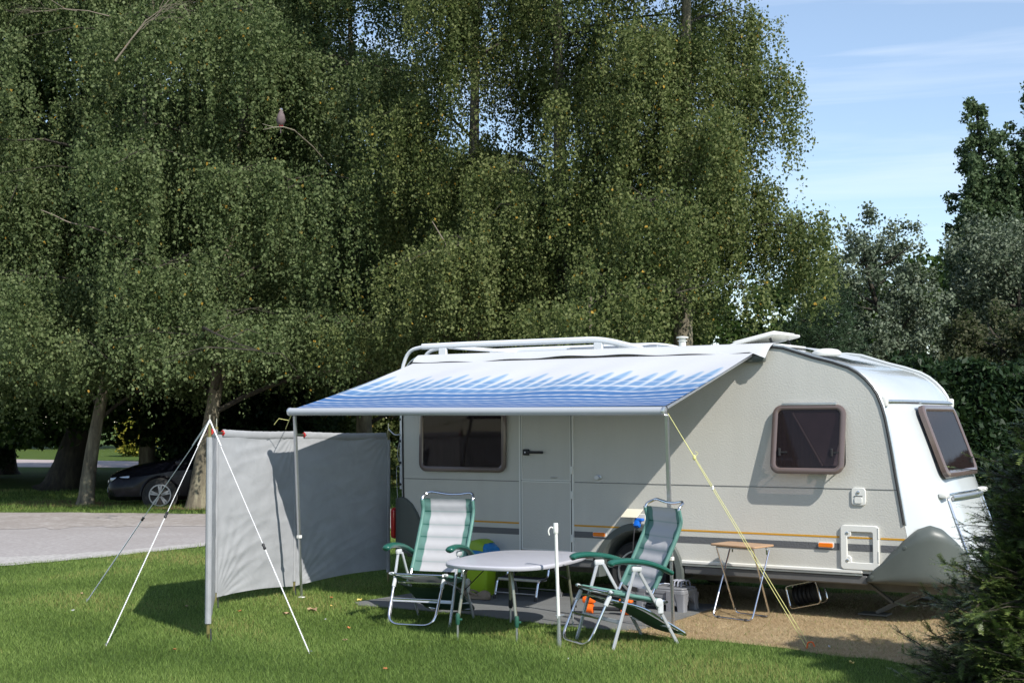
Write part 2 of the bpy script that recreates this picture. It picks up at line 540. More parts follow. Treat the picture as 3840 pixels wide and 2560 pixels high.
# ------------------------------------------------------------------ caravan
CV = empty('caravan', (DN.x * DW, DN.y * DW, 0), -TH, 'white touring caravan with an orange and grey stripe parked on the lawn behind the table', 'caravan')
CW = 2.15        # body width
WA = (-6.17, 0.30, 0.46)     # wheel arch centre u, z, radius
def side_outline():
    pts = [(-8.93, 0.42)]
    pts += [(-8.95, 1.0), (-8.965, 1.75)]
    pts += [tuple(p)[:2] for p in rounded([(-8.965, 1.8), (-8.93, 2.41), (-8.4, 2.405)], 0.34, 7)][1:]
    pts += [(-7.5, 2.405), (-6.2, 2.405), (-4.85, 2.405), (-4.70, 2.385), (-4.42, 2.294), (-4.25, 2.248), (-4.10, 2.196), (-4.02, 2.150), (-3.955, 2.095), (-3.895, 2.03), (-3.85, 1.96),
            (-3.812, 1.86), (-3.785, 1.76), (-3.755, 1.60), (-3.728, 1.44), (-3.70, 1.25), (-3.667, 1.05), (-3.635, 0.85), (-3.60, 0.65), (-3.55, 0.42)]
    return pts
SO = side_outline()
def wall_with_arch():
    a0 = math.asin((0.42 - WA[1]) / WA[2])
    arch = [(WA[0] + WA[2] * math.cos(a), WA[1] + WA[2] * math.sin(a)) for a in [a0 + (PI - 2 * a0) * i / 20 for i in range(21)]]
    return SO + arch
wo_ = wall_with_arch()
def tri_sheet(b, outline, fmap, d):
    """concave outline filled by ear clipping through bmesh"""
    bm = bmesh.new()
    vs = [bm.verts.new(fmap(a, c, d)) for a, c in outline]
    f = bm.faces.new(vs)
    bmesh.ops.triangulate(bm, faces=[f], ngon_method='EAR_CLIP')
    bm.verts.index_update()
    b.add([v.co.copy() for v in bm.verts], [[v.index for v in f.verts] for f in bm.faces])
    bm.free()
uw = lambda a, b_, d: Vector((a, d, b_))
b = MB()
tri_sheet(b, wo_, uw, 0.0); tri_sheet(b, wo_, uw, 0.03)
b.build('side_wall', M_wall, CV, smooth=0)
b = MB(); tri_sheet(b, SO, uw, CW); b.build('side_wall', M_wall, CV, smooth=0)
# seam between upper and lower sheet
MB().box(((-8.945 - 7.505) / 2, -0.0015, 1.14), (1.44, 0.003, 0.006)).box(((-6.868 - 3.69) / 2, -0.0015, 1.143), (3.17, 0.003, 0.006)).build('wall_seam', M_skirt, CV, smooth=0)
# roof skin and rear wall: strip across the outline
def skin(name, pts, m, w0=0.0, w1=CW, crown=0.0, n=8):
    b = MB(); rows = []
    for (u, z) in pts:
        rows.append([Vector((u, w0 + (w1 - w0) * i / n, z + crown * math.sin(PI * i / n))) for i in range(n + 1)])
    b.grid(rows)
    return b.build(name, m, CV, smooth=50)
i_roof0 = next(i for i, p in enumerate(SO) if p[0] > -8.7 and p[1] > 2.3)
i_front = SO.index((-4.85, 2.405))
skin('rear_panel', SO[:i_roof0 + 1], M_white)
skin('roof', SO[i_roof0:i_front + 1], M_roofm)
# floor
MB().box((-6.2, CW / 2, 0.395), (5.3, CW - 0.1, 0.05)).build('underbody', M_under, CV)
# bowed front: edge follows outline, centre pushed forward
EZ = [(p[1], p[0]) for p in SO[i_front:]]
def edge_u(z):
    for (za, ua), (zb, ub) in zip(EZ[:-1], EZ[1:]):
        if zb <= z <= za:
            return ua + (ub - ua) * (za - z) / max(za - zb, 1e-6)
    return EZ[-1][1]
def bow(z):
    P = [(2.41, 0.0), (2.2, 0.03), (2.0, 0.07), (1.85, 0.12), (1.23, 0.25), (1.07, 0.285), (0.8, 0.33), (0.42, 0.40)]
    for (za, ba), (zb, bb) in zip(P[:-1], P[1:]):
        if zb <= z <= za:
            return ba + (bb - ba) * (za - z) / (za - zb)
    return P[-1][1]
def front_pt(z, q, off=0.0, usrc=None):
    """q 0..1 across the width"""
    s = abs(2 * q - 1)
    k = 1 - s ** 3.6
    u = (edge_u(z) if usrc is None else usrc) + bow(z) * k
    return Vector((u + off, CW * q, z))
def front_skin(name, z0, z1, m, nz=24, nq=32, off=0.0, pts=None):
    b = MB(); rows = []
    zs = pts or [(z0 + (z1 - z0) * i / nz, None) for i in range(nz + 1)]
    for z, us in zs:
        rows.append([front_pt(z, 0.5 - 0.5 * math.cos(PI * j / nq), off, us) for j in range(nq + 1)])
    b.grid(rows)
    return b.build(name, m, CV, smooth=60)
front_skin('front_roof_panel', 0, 0, M_white, pts=[(z, u) for (z, u) in EZ if z > 1.9] + [(1.9, edge_u(1.9))])
front_skin('front_panel', 1.9, 0.42, M_white)
# skylight/roof window grey sheet on the sloping front roof
b = MB()
rows = []
for (u, z) in [(-4.8, 2.412), (-4.6, 2.366), (-4.42, 2.312), (-4.22, 2.262)]:
    rows.append([Vector((u, 0.5 + 0.8 * i / 4, z + 0.018)) for i in range(5)])
b.grid(rows); b.build('roof_panel', M_roofm, CV)

# edge trims along the outline: black rubber with an aluminium rail
def edge_pts(i0, i1, w, off):
    out = []
    for i in range(i0, i1):
        a, c = Vector(SO[max(i - 1, 0)]), Vector(SO[min(i + 1, len(SO) - 1)])
        t = (c - a).normalized(); nrm = Vector((-t.y, t.x))
        out.append(Vector((SO[i][0] + nrm.x * off, w, SO[i][1] + nrm.y * off)))
    return out
i_cut = len(SO) - 2
for nm, m_, off, w, r in (('edge_rubber', M_black, -0.002, -0.003, 0.010), ('edge_rail', M_alu, 0.014, 0.006, 0.010)):
    MB().tube(edge_pts(0, i_cut, w, off), r, 8).build(nm, m_, CV)
MB().tube([p + Vector((0, CW - 0.01, 0)) for p in edge_pts(3, len(SO), 0.0, 0.012)], 0.016, 8).build('edge_rail', M_white, CV)
# front upper hinge bar
MB().tube([front_pt(1.9, 0.012 + 0.976 * j / 20, 0.012) for j in range(21)], 0.011, 8, sq=(1.6, 1)).build('window_hinge_rail', M_alu, CV)
MB().tube([front_pt(1.915, 0.012 + 0.976 * j / 20, 0.010) for j in range(21)], 0.007, 8).build('window_hinge_rail', M_white, CV)
for q in (0.02, 0.98):
    c = front_pt(1.90, q, 0.02)
    MB().box(c, (0.05, 0.06, 0.09), bev=0.015, seg=2).build('hinge_cap', M_plast, CV)
# lower trims
b = MB()
b.box((-7.79, -0.007, 0.435), (2.27, 0.022, 0.030), bev=0.006)
b.box((-4.86, -0.007, 0.435), (1.72, 0.022, 0.030), bev=0.006)
b.build('bottom_rail', M_plast, CV)
b = MB()
b.box((-7.79, -0.012, 0.408), (2.27, 0.018, 0.014)); b.box((-4.86, -0.012, 0.408), (1.72, 0.018, 0.014))
b.build('bottom_trim', M_alu, CV)
b = MB()
b.box((-7.76, 0.012, 0.362), (2.3, 0.035, 0.080), bev=0.012); b.box((-4.83, 0.012, 0.362), (1.74, 0.035, 0.080), bev=0.012)
b.build('side_skirt', M_skirt, CV)
# chassis
b = MB()
for w in (0.42, 1.72):
    b.box((-5.9, w, 0.295), (5.6, 0.05, 0.13))
b.box((-6.2, 1.07, 0.30), (0.09, 1.7, 0.09))
b.bar((-3.6, 0.42, 0.30), (-2.35, 1.05, 0.34), 0.11, 0.05); b.bar((-3.6, 1.72, 0.30), (-2.35, 1.09, 0.34), 0.11, 0.05)
b.build('chassis', M_chassis, CV)
b = MB(); b.box((-5.2, 0.52, 0.275), (1.5, 0.02, 0.055)); b.build('chassis_label', mat('ochre_label', (0.25, 0.17, 0.05), 0.6), CV)
# wheels
def wheel(w, flip=1):
    c = (-6.22, w, 0.30); R = Euler((PI / 2, 0, 0)).to_matrix()
    t = MB().lathe([(0.21, -0.08), (0.27, -0.092), (0.295, -0.075), (0.30, -0.03), (0.30, 0.03), (0.295, 0.075), (0.27, 0.092), (0.21, 0.08)], c, 40, R).build('wheel', M_tyre, CV)
    r = MB().lathe([(0.205, 0.07 * flip), (0.21, 0.094 * flip), (0.196, 0.094 * flip), (0.188, 0.06 * flip), (0.12, 0.05 * flip), (0.07, 0.075 * flip), (0.001, 0.085 * flip)], c, 40, R)
    for k in range(9):
        a = 2 * PI * k / 9
        r.box((c[0] + 0.155 * math.cos(a), w - 0.068 * flip, c[2] + 0.155 * math.sin(a)), (0.05, 0.02, 0.03), Euler((0, -a, 0)).to_matrix(), 0.006)
    r.build('wheel_rim', M_alu, t)
wheel(0.16); wheel(CW - 0.16, -1)
# wheel arch lip
def arch_pts(r, w, n=26, a0=-0.12):
    return [Vector((WA[0] + r * math.cos(a), w, WA[1] + r * math.sin(a))) for a in [a0 + (PI - 2 * a0) * i / n for i in range(n + 1)]]
b = MB(); P0 = arch_pts(0.475, -0.004); P1 = arch_pts(0.465, -0.035); P2 = arch_pts(0.41, -0.04); P3 = arch_pts(0.385, -0.01); P4 = arch_pts(0.375, 0.45)
b.grid([P0, P1, P2, P3, P4]); b.build('wheel_arch', M_gplast, CV, smooth=50)
b = MB(); b.box((WA[0], 0.45, 0.5), (0.95, 0.02, 0.5)); b.build('wheel_well', M_under, CV)
# stripes, interrupted by door, hatch and arch
def stripes(u0, u1):
    MB().box(((u0 + u1) / 2, -0.0012, 0.725), (u1 - u0, 0.0024, 0.016)).build('orange_stripe', M_stripe_o, CV, smooth=0)
def gstr(u0, u1):
    MB().box(((u0 + u1) / 2, -0.0012, 0.640), (u1 - u0, 0.0024, 0.060)).build('grey_stripe', M_stripe_g, CV, smooth=0)
stripes(-8.93, -7.50); stripes(-7.46, -6.91); stripes(-6.87, -4.205); stripes(-4.15, -3.885); stripes(-3.84, -3.625)
gstr(-8.93, -7.50); gstr(-7.46, -6.91); gstr(-6.87, -6.525); gstr(-5.80, -4.205); gstr(-4.145, -3.885); gstr(-3.84, -3.62)

# door, upper and lower leaf
def frame_box(b, a0, a1, z0, z1, t, d0, d1):
    w = (d0 + d1) / 2; dd = abs(d1 - d0)
    b.box(((a0 + a1) / 2, w, z1 - t / 2), (a1 - a0, dd, t)); b.box(((a0 + a1) / 2, w, z0 + t / 2), (a1 - a0, dd, t))
    b.box((a0 + t / 2, w, (z0 + z1) / 2), (t, dd, z1 - z0 - 2 * t)); b.box((a1 - t / 2, w, (z0 + z1) / 2), (t, dd, z1 - z0 - 2 * t))
b = MB(); frame_box(b, -7.50, -6.872, 0.43, 2.18, 0.028, -0.012, 0.0)
door_frame = b.build('door_frame', M_plast, CV, smooth=0)
for nm, z0, z1 in (('upper_door', 1.155, 2.14), ('lower_door', 0.472, 1.143)):
    b = MB(); b.box((-7.185, -0.005, (z0 + z1) / 2), (0.562, 0.010, z1 - z0), bev=0.003)
    dd = b.build(nm, M_wall, CV, smooth=0)
    b = MB(); frame_box(b, -7.470, -6.900, z0 - 0.004, z1 + 0.004, 0.011, -0.016, -0.0105)
    b.build('door_edge', M_plast, dd, smooth=0)
    b = MB(); frame_box(b, -7.479, -6.891, z0 - 0.013, z1 + 0.012, 0.0095, -0.0125, -0.0005)
    b.build('door_seal', M_black, dd, smooth=0)
    if nm == 'upper_door':
        b = MB(); b.box((-7.405, -0.028, 1.43), (0.07, 0.03, 0.062), bev=0.010, seg=2); b.box((-7.29, -0.034, 1.43), (0.17, 0.018, 0.026), bev=0.008, seg=2)
        b.build('door_handle', M_black, dd)
        b = MB(); b.lathe([(0.008, 0), (0.008, 0.004)], (-7.405, -0.047, 1.43), 12, Euler((PI / 2, 0, 0)).to_matrix()); b.build('lock_barrel', M_alu, dd)
        b = MB(); b.tube(rounded([(-7.12, -0.012, 1.185), (-7.12, -0.03, 1.185), (-7.06, -0.03, 1.185), (-7.06, -0.012, 1.185)], 0.01, 3), 0.004, 6); b.build('door_catch', M_alu, dd)
for z in (1.26, 1.02, 0.60):
    MB().box((-6.885, -0.022, z), (0.022, 0.018, 0.075), bev=0.004).build('door_hinge', M_plast, CV)
MB().lathe([(0.026, 0.0), (0.026, 0.008), (0.012, 0.012), (0.012, 0.03), (0.018, 0.034), (0.018, 0.04)], (-6.60, 0.0, 1.195), 16, Euler((PI / 2, 0, 0)).to_matrix(), (1.5, 1)).build('door_retainer', M_alu, CV)

# side windows
def side_window(u0, u1, z0, z1, tilt, label=None):
    """acrylic top-hinged window: rim, pane, hinge rail, dark opening with curtain behind"""
    t = 0.052; r = 0.085
    base = MB(); base.prism(rrect(u0 + 0.02, u1 - 0.02, z0 + 0.03, z1 - 0.02, r), uw, -0.002, -0.010)
    o = base.build('window', M_under, CV, smooth=0)
    if label: o['label'] = label
    # curtain
    b = MB(); rows = []
    n = 60
    for j in range(2):
        z = z0 + 0.05 + j * (z1 - z0 - 0.11)
        rows.append([Vector((u0 + 0.05 + (u1 - u0 - 0.1) * i / n, -0.017 + 0.005 * math.sin(i * 1.1 + j) * math.sin(i * 0.37), z)) for i in range(n + 1)])
    b.grid(rows); b.build('curtain', M_curtain, o)
    ca, sa = math.cos(tilt), math.sin(tilt)
    def fm(a, c, d):      # hinge about the top edge
        h = z1 - c
        return Vector((a, -0.026 - h * sa + d * ca, z1 - h * ca - d * sa))
    outer = rrect(u0, u1, z0, z1, r); inner = rrect(u0 + t, u1 - t, z0 + t, z1 - t * 0.85, r * 0.5)
    mid = rrect(u0 + 0.018, u1 - 0.018, z0 + 0.018, z1 - 0.018, r * 0.85); mid2 = rrect(u0 + t - 0.012, u1 - t + 0.012, z0 + t - 0.012, z1 - t * 0.85 + 0.012, r * 0.6)
    b = MB(); nn = len(outer)
    L_ = [[fm(a, c, 0.012) for a, c in outer], [fm(a, c, -0.004) for a, c in outer], [fm(a, c, -0.014) for a, c in mid], [fm(a, c, -0.014) for a, c in mid2], [fm(a, c, -0.005) for a, c in inner], [fm(a, c, 0.012) for a, c in inner]]
    vs = [p for q in L_ for p in q]; fs = []
    for i in range(len(L_) - 1):
        for k in range(nn):
            kk = (k + 1) % nn
            fs.append((i * nn + k, i * nn + kk, (i + 1) * nn + kk, (i + 1) * nn + k))
    b.add(vs, fs); b.build('window_rim', M_brown, o, smooth=50)
    b = MB(); b.prism(inner, fm, 0.000, -0.004); b.build('pane', M_pane, o, smooth=0)
    c = fm((u0 + u1) / 2, z1 + 0.006, -0.006)
    MB().box(c, (u1 - u0 - 0.17, 0.022, 0.022), bev=0.004).build('window_hinge_rail', M_alu, o)
    if tilt > 0.05:
        cb = MB(); cb.prism([(u0 + 0.20, z1 - 0.07), (u1 - 0.07, z1 - 0.07), (u1 - 0.07, z0 + 0.08), (u0 + 0.47, z0 + 0.08)], uw, -0.024, -0.027)
        cb.build('net_curtain', mat('grey_net_curtain', (0.30, 0.28, 0.32), 0.9, vary=0.25, vscale=6), o, smooth=0)
        cb = MB(); cb.bar((u0 + 0.185, -0.029, z1 - 0.07), (u0 + 0.455, -0.029, z0 + 0.08), 0.014, 0.004); cb.build('curtain_hem', M_plast, o)
        for s in (u0 + 0.07, u1 - 0.07):
            a = Vector((s, -0.012, z0 + 0.05)); e = fm(s, z0 + 0.07, 0.012)
            MB().tube([a, e], 0.006, 6).build('window_stay', M_chrome, o)
        for s in (u0 + 0.085, u1 - 0.11):
            e = fm(s, z0 + 0.19, -0.004)
            MB().box(e, (0.02, 0.03, 0.07), bev=0.004).box(e + Vector((0.04, 0.0, 0.0)), (0.06, 0.014, 0.014)).build('window_catch', M_black, o)
    return o
side_window(-8.72, -7.645, 1.222, 1.86, 0.012, 'dark shut window left of the door')
side_window(-4.79, -4.115, 1.262, 1.875, 0.17, 'brown rimmed window propped open at the bottom')
# water filler and locker hatch
b = MB(); b.prism(rrect(-4.088, -3.962, 1.003, 1.156, 0.03), uw, 0.0, -0.014)
wf = b.build('water_filler', M_plast, CV, bevel=0.004)
MB().prism(rrect(-4.06, -3.99, 1.02, 1.075, 0.015), uw, -0.014, -0.022).build('filler_flap', M_plast, wf, bevel=0.003)
MB().box((-4.025, -0.017, 1.083), (0.075, 0.006, 0.005)).build('filler_slot', M_black, wf)
MB().lathe([(0.014, 0), (0.014, 0.006), (0.008, 0.009)], (-4.025, -0.0145, 1.117), 14, Euler((PI / 2, 0, 0)).to_matrix()).build('lock_barrel', M_alu, wf)
fo = rrect(-4.190, -3.850, 0.450, 0.832, 0.035)
fi = rrect(-4.130, -3.905, 0.515, 0.775, 0.014)
b = MB(); b.ring(fo, fi, uw, 0.0, -0.022); hf = b.build('locker_hatch', M_plast, CV, bevel=0.006)
for z in (0.765, 0.53):
    b = MB(); b.prism(rrect(-4.165, -4.095, z - 0.04, z + 0.04, 0.03), uw, -0.0005, -0.0205); b.build('hatch_lock', M_plast, hf, bevel=0.005)
    MB().lathe([(0.013, 0), (0.013, 0.006), (0.006, 0.008)], (-4.128, -0.0205, z), 14, Euler((PI / 2, 0, 0)).to_matrix()).build('lock_barrel', M_alu, hf)
MB().prism(rrect(-4.128, -3.907, 0.517, 0.773, 0.014), uw, 0.0, -0.004).build('hatch_door', M_wall, hf, smooth=0)
MB().box((-4.018, -0.0052, 0.640), (0.218, 0.002, 0.060)).build('grey_stripe', M_stripe_g, hf, smooth=0)
MB().box((-4.018, -0.0052, 0.725), (0.218, 0.002, 0.014)).build('orange_stripe', M_stripe_o, hf, smooth=0)
for z in (0.77, 0.57):
    MB().box((-3.853, -0.02, z), (0.012, 0.012, 0.10), bev=0.003).build('hatch_hinge', M_plast, hf)
# marker lamps
for u in (-6.588, -4.325):
    b = MB(); b.prism(rrect(u - 0.072, u + 0.072, 0.625, 0.675, 0.014), uw, 0.0, -0.010); ml = b.build('marker_lamp', M_plast, CV)
    b = MB(); b.prism(rrect(u - 0.066, u + 0.066, 0.631, 0.669, 0.012), uw, -0.010, -0.024); b.build('lamp_lens', M_orange, ml, bevel=0.005)
# mains inlet with raised flap
ml = MB().box((-6.16, -0.004, 0.80), (0.14, 0.012, 0.12), bev=0.004).build('mains_inlet', M_plast, CV)
MB().box((-6.20, -0.075, 0.868), (0.17, 0.15, 0.008), Euler((rad(28), 0, 0)).to_matrix(), 0.002).build('inlet_flap', mat('cream_flap', (0.66, 0.62, 0.50), 0.4), ml)
# rear corner bumper with lamp
b = MB()
ol = [(-8.86, 0.40), (-8.72, 0.46), (-8.70, 0.62), (-8.76, 0.78), (-8.86, 0.90), (-8.97, 0.945), (-9.05, 0.92), (-9.07, 0.86)]
rows = []
for (dz, off) in ((0, 0.0), (0.3, 0.030), (0.7, 0.035)):
    pass
for k, (uo, zt) in enumerate([(-8.66, 0.50), (-8.70, 0.66), (-8.76, 0.78), (-8.83, 0.87), (-8.90, 0.92), (-8.96, 0.94)]):
    w = -0.012 - 0.028 * min(1, k / 2)
    rows.append([Vector((uo, w, zt + (0.36 - zt) * j / 8)) for j in range(9)])
for a in range(1, 7):
    t = a / 6 * PI / 2
    rows.append([Vector((-8.96 - 0.13 * math.sin(t), -0.04 + 0.13 * (1 - math.cos(t)), (0.94 - 0.02 * a / 6) + (0.36 - 0.93) * j / 8)) for j in range(9)])
for w in (0.3, 0.7):
    rows.append([Vector((-9.09, w, 0.90 + (0.36 - 0.90) * j / 8)) for j in range(9)])
b.grid(rows)
n9 = len(rows)
b.grid([[r[0] for r in rows], [Vector((max(r[0].x + 0.06, -8.955) if i > 5 else r[0].x, 0.012 if i < 9 else r[0].y, r[0].z + 0.012)) for i, r in enumerate(rows)]])
rc = b.build('rear_corner_moulding', M_gplast, CV, smooth=60)
MB().prism([(w, z) for w, z in rrect(0.0, 0.10, 0.50, 0.83, 0.045)], lambda a, c, d: Vector((d, a, c)), -9.075, -9.125).build('tail_lamp', M_red, rc, bevel=0.012)
# front corner moulding with fog lamp
def nose_path(q):
    """path along the side, round the corner, across the front (q in metres from the side rear end)"""
    P = catmull([(-3.98, 0.0), (-3.80, 0.0), (-3.62, 0.0), (-3.46, 0.025), (-3.33, 0.10), (-3.245, 0.24), (-3.205, 0.45), (-3.19, 0.75), (-3.185, 1.07)], 8)
    d = 0
    for i in range(len(P) - 1):
        l = (P[i + 1] - P[i]).length
        if d + l >= q:
            return P[i].lerp(P[i + 1], (q - d) / l)
        d += l
    return P[-1]
tops = [(0.0, 0.385), (0.12, 0.50), (0.25, 0.635), (0.36, 0.745), (0.46, 0.815), (0.56, 0.845), (0.66, 0.82), (0.76, 0.75), (0.86, 0.66), (0.98, 0.575), (1.15, 0.52), (1.5, 0.50)]
def top_at(q):
    for (a, ta), (c, tb_) in zip(tops[:-1], tops[1:]):
        if a <= q <= c:
            s = (q - a) / (c - a); s = s * s * (3 - 2 * s) * 0.35 + s * 0.65
            return ta + (tb_ - ta) * s
    return tops[-1][1]
b = MB(); rows = []
NQ = 54
for i in range(NQ + 1):
    q = 1.45 * i / NQ
    p = nose_path(q); p2 = nose_path(q + 0.01); t = (p2 - p).normalized() if (p2 - p).length > 0 else Vector((0, 1)); nrm = Vector((t.y, -t.x))
    zt = top_at(q); col = []
    rear = min(1.0, q / 0.06)
    for j in range(13):
        v = j / 12
        z = zt + (0.345 - zt) * v
        prof = min(1.0, (v / 0.14) ** 0.5 if v < 0.14 else 1.0) * (1 - max(0, (v - 0.9) / 0.1) * 0.5)
        o_ = -0.012 + 0.062 * prof * rear
        col.append(Vector((p.x + nrm.x * o_, p.y + nrm.y * o_, z)))
    rows.append([Vector((p.x - nrm.x * 0.03, p.y - nrm.y * 0.03, zt + 0.004))] + col + [Vector((p.x - nrm.x * 0.05, p.y - nrm.y * 0.05, 0.335))])
b.grid(rows); fcm = b.build('front_corner_moulding', M_gplast, CV, smooth=70)
for q, z in ((0.36, 0.66), (0.07, 0.40)):
    p = nose_path(q)
    MB().lathe([(0.018, 0.0), (0.017, 0.006), (0.006, 0.007)], (p.x, -0.048, z), 14, Euler((PI / 2, 0, 0)).to_matrix()).build('screw_cap', M_gplast, fcm)
q = 0.885; p = nose_path(q); p2 = nose_path(q + 0.01); t = (p2 - p).normalized(); nrm = Vector((t.y, -t.x))
zx = Vector((nrm.x, nrm.y, 0)); R_ = Matrix((Vector((t.x, t.y, 0)), Vector((0, 0, 1)).cross(Vector((t.x, t.y, 0))) * 0 + Vector((0, 0, 1)), zx)).transposed()
cc = Vector((p.x, p.y, 0.46)) + zx * 0.048
MB().lathe([(0.072, -0.01), (0.078, 0.008), (0.066, 0.010), (0.060, -0.006)], cc, 28, R_).build('lamp_bezel', M_gplast, fcm)
MB().lathe([(0.060, 0.0), (0.045, 0.012), (0.001, 0.016)], cc, 24, R_).build('marker_lamp', mat('clear_lamp', (0.6, 0.6, 0.62), 0.08, metal=0.6), fcm)
# front window on the bowed panel
def fw_pt(a, c, d):
    """a across 0..1 of window, c up 0..1; flat plane on the front panel"""
    bl, br_, tl, tr = Vector((-3.425, 0.50, 1.225)), Vector((-3.455, 1.66, 1.225)), Vector((-3.655, 0.50, 1.86)), Vector((-3.685, 1.66, 1.86))
    p = bl.lerp(br_, a).lerp(tl.lerp(tr, a), c)
    nrm = (br_ - bl).cross(tl - bl).normalized()
    if nrm.x < 0: nrm = -nrm
    return p + nrm * (0.035 + d)
def nrr(t, r):
    # rounded rect in normalised window units
    return [((a) / 1.16, (c) / 0.67) for a, c in rrect(t, 1.16 - t, t, 0.67 - t, r)]
b = MB()
L_ = [[fw_pt(a, c, -0.04) for a, c in nrr(0, 0.09)], [fw_pt(a, c, 0.0) for a, c in nrr(0, 0.09)], [fw_pt(a, c, 0.012) for a, c in nrr(0.02, 0.08)], [fw_pt(a, c, 0.012) for a, c in nrr(0.05, 0.06)], [fw_pt(a, c, 0.0) for a, c in nrr(0.062, 0.05)]]
nn = len(L_[0]); vs = [p for q_ in L_ for p in q_]
b.add(vs, [(i * nn + k, i * nn + (k + 1) % nn, (i + 1) * nn + (k + 1) % nn, (i + 1) * nn + k) for i in range(4) for k in range(nn)])
fwin = b.build('window', M_brown, CV, smooth=50); fwin['label'] = 'sloping front window with a brown rim'
MB().prism(nrr(0.060, 0.05), fw_pt, 0.001, -0.004).build('pane', M_pane, fwin, smooth=0)
b = MB(); rows = []
for j in range(2):
    rows.append([fw_pt(0.04 + 0.92 * i / 50, 0.07 + 0.86 * j, -0.018 + 0.006 * math.sin(i * 0.9)) for i in range(51)])
b.grid(rows); b.build('curtain', mat('plum_curtain', (0.10, 0.06, 0.055), 0.9), fwin)
MB().tube([fw_pt(0.02 + 0.96 * i / 6, 1.03, 0.0) for i in range(7)], 0.012, 6).build('window_hinge_rail', M_alu, fwin)
MB().box(fw_pt(0.9, 0.2, 0.0), (0.02, 0.05, 0.05)).build('window_catch', M_black, fwin)
# front locker lid outline, grab bar, brackets
def fz(z, q, off):
    return front_pt(z, q, off)
lid = rounded([fz(0.50, 0.235, 0.008), fz(1.05, 0.235, 0.008), fz(1.085, 0.26, 0.008)] + [fz(1.09, 0.26 + 0.48 * i / 10, 0.008) for i in range(1, 10)] + [fz(1.085, 0.74, 0.008), fz(1.05, 0.765, 0.008), fz(0.50, 0.765, 0.008)], 0.02, 2)
lk = MB().tube(lid, 0.009, 8).build('locker_lid_trim', M_chrome, CV)
MB().tube([fz(1.055, 0.27 + 0.46 * i / 12, 0.022) for i in range(13)], 0.014, 8, sq=(1.5, 1)).build('locker_handle', M_alu, lk)
for q in (0.195, 0.805):
    c = fz(1.085, q, 0.03)
    MB().box(c, (0.07, 0.11, 0.045), bev=0.012, seg=2).build('grab_handle', M_plast, CV)
# hitch with stabiliser and red grip
b = MB(); b.box((-2.45, 1.07, 0.40), (0.55, 0.08, 0.08), bev=0.02); b.box((-2.14, 1.07, 0.44), (0.18, 0.09, 0.10), bev=0.03, seg=2)
hitch = b.build('hitch', M_chassis, CV)
MB().box((-2.72, 1.07, 0.78), (0.16, 0.12, 0.06), bev=0.02, seg=2).build('hitch_cover', M_plast, hitch)
MB().box((-2.70, 1.05, 0.825), (0.15, 0.13, 0.016), bev=0.004).build('red_trim', M_red, hitch)
MB().box((-2.70, 1.07, 0.68), (0.10, 0.12, 0.17), bev=0.02, seg=2).build('red_grip', mat('orange_red_plastic', (0.62, 0.06, 0.02), 0.35), hitch)
MB().tube([(-2.68, 1.07, 0.75), (-2.68, 1.07, 0.1)], 0.025, 10).build('jockey_post', M_alu, hitch)
MB().lathe([(0.02, -0.03), (0.10, -0.03), (0.11, 0), (0.10, 0.03), (0.02, 0.03)], (-2.68, 1.07, 0.11), 20, Euler((PI / 2, 0, 0)).to_matrix()).build('jockey_wheel', M_tyre, hitch)
# corner steadies
for w, nmz in ((0.42, 1), (1.72, -1)):
    b = MB()
    b.bar((-3.55, w, 0.30), (-4.02, w, 0.04), 0.055, 0.03, side=(0, 1, 0)); b.bar((-3.50, w, 0.30), (-3.98, w, 0.05), 0.055, 0.02, side=(0, 1, 0))
    b.bar((-4.12, w - 0.03, 0.32), (-3.86, w - 0.03, 0.135), 0.05, 0.02, side=(0, 1, 0))
    b.bar((-3.38, w + 0.05, 0.32), (-3.80, w + 0.05, 0.12), 0.035, 0.02, side=(0, 1, 0))
    b.box((-4.04, w, 0.025), (0.26, 0.17, 0.018), bev=0.005)
    b.build('corner_steady', M_chassis, CV)
for w in (0.35, 1.8):
    b = MB(); b.bar((-8.5, w, 0.30), (-8.7, w, 0.03), 0.055, 0.03, side=(0, 1, 0)); b.box((-8.7, w, 0.02), (0.16, 0.16, 0.02)); b.build('corner_steady', M_chassis, CV)
# roof rack rails
M_rack = mat('white_painted_tube', (0.68, 0.70, 0.72), 0.3)
for w, nm in ((0.13, 'roof_rail'), (1.45, 'roof_rail')):
    pts = rounded([(-8.80, w, 2.53), (-8.3, w, 2.535), (-6.62, w, 2.535), (-6.18, w, 2.425)], 0.16, 5)
    MB().tube(pts, 0.026, 8, sq=(1.25, 0.9)).build(nm, M_rack, CV)
    for u in (-8.53, -6.66):
        MB().box((u, w, 2.46), (0.10, 0.035, 0.11), bev=0.008).build('rail_post', M_rack, CV)
for u in (-8.45, -6.70):
    MB().tube([(u, 0.13, 2.515), (u, 1.45, 2.515)], 0.020, 8).build('cross_bar', M_rack, CV)
b = MB(); b.box((-6.80, 0.95, 2.475), (1.05, 0.62, 0.03), bev=0.006); sp = b.build('solar_panel', M_alu, CV)
MB().box((-6.80, 0.95, 2.4935), (1.0, 0.57, 0.004)).build('solar_cells', M_solar, sp)
# rear ladder
for w in (0.13, 0.46):
    pts = rounded([(-9.075, w, 1.02), (-9.075, w, 2.30), (-8.98, w, 2.50), (-8.78, w, 2.53)], [0, 0.10, 0.16, 0], 5)
    MB().tube(pts, 0.019, 10).build('ladder_rail', M_rack, CV)
for z in (1.07, 1.30, 1.53, 1.76):
    MB().tube([(-9.075, 0.10, z), (-9.075, 0.49, z)], 0.014, 8).build('ladder_rung', M_black, CV)
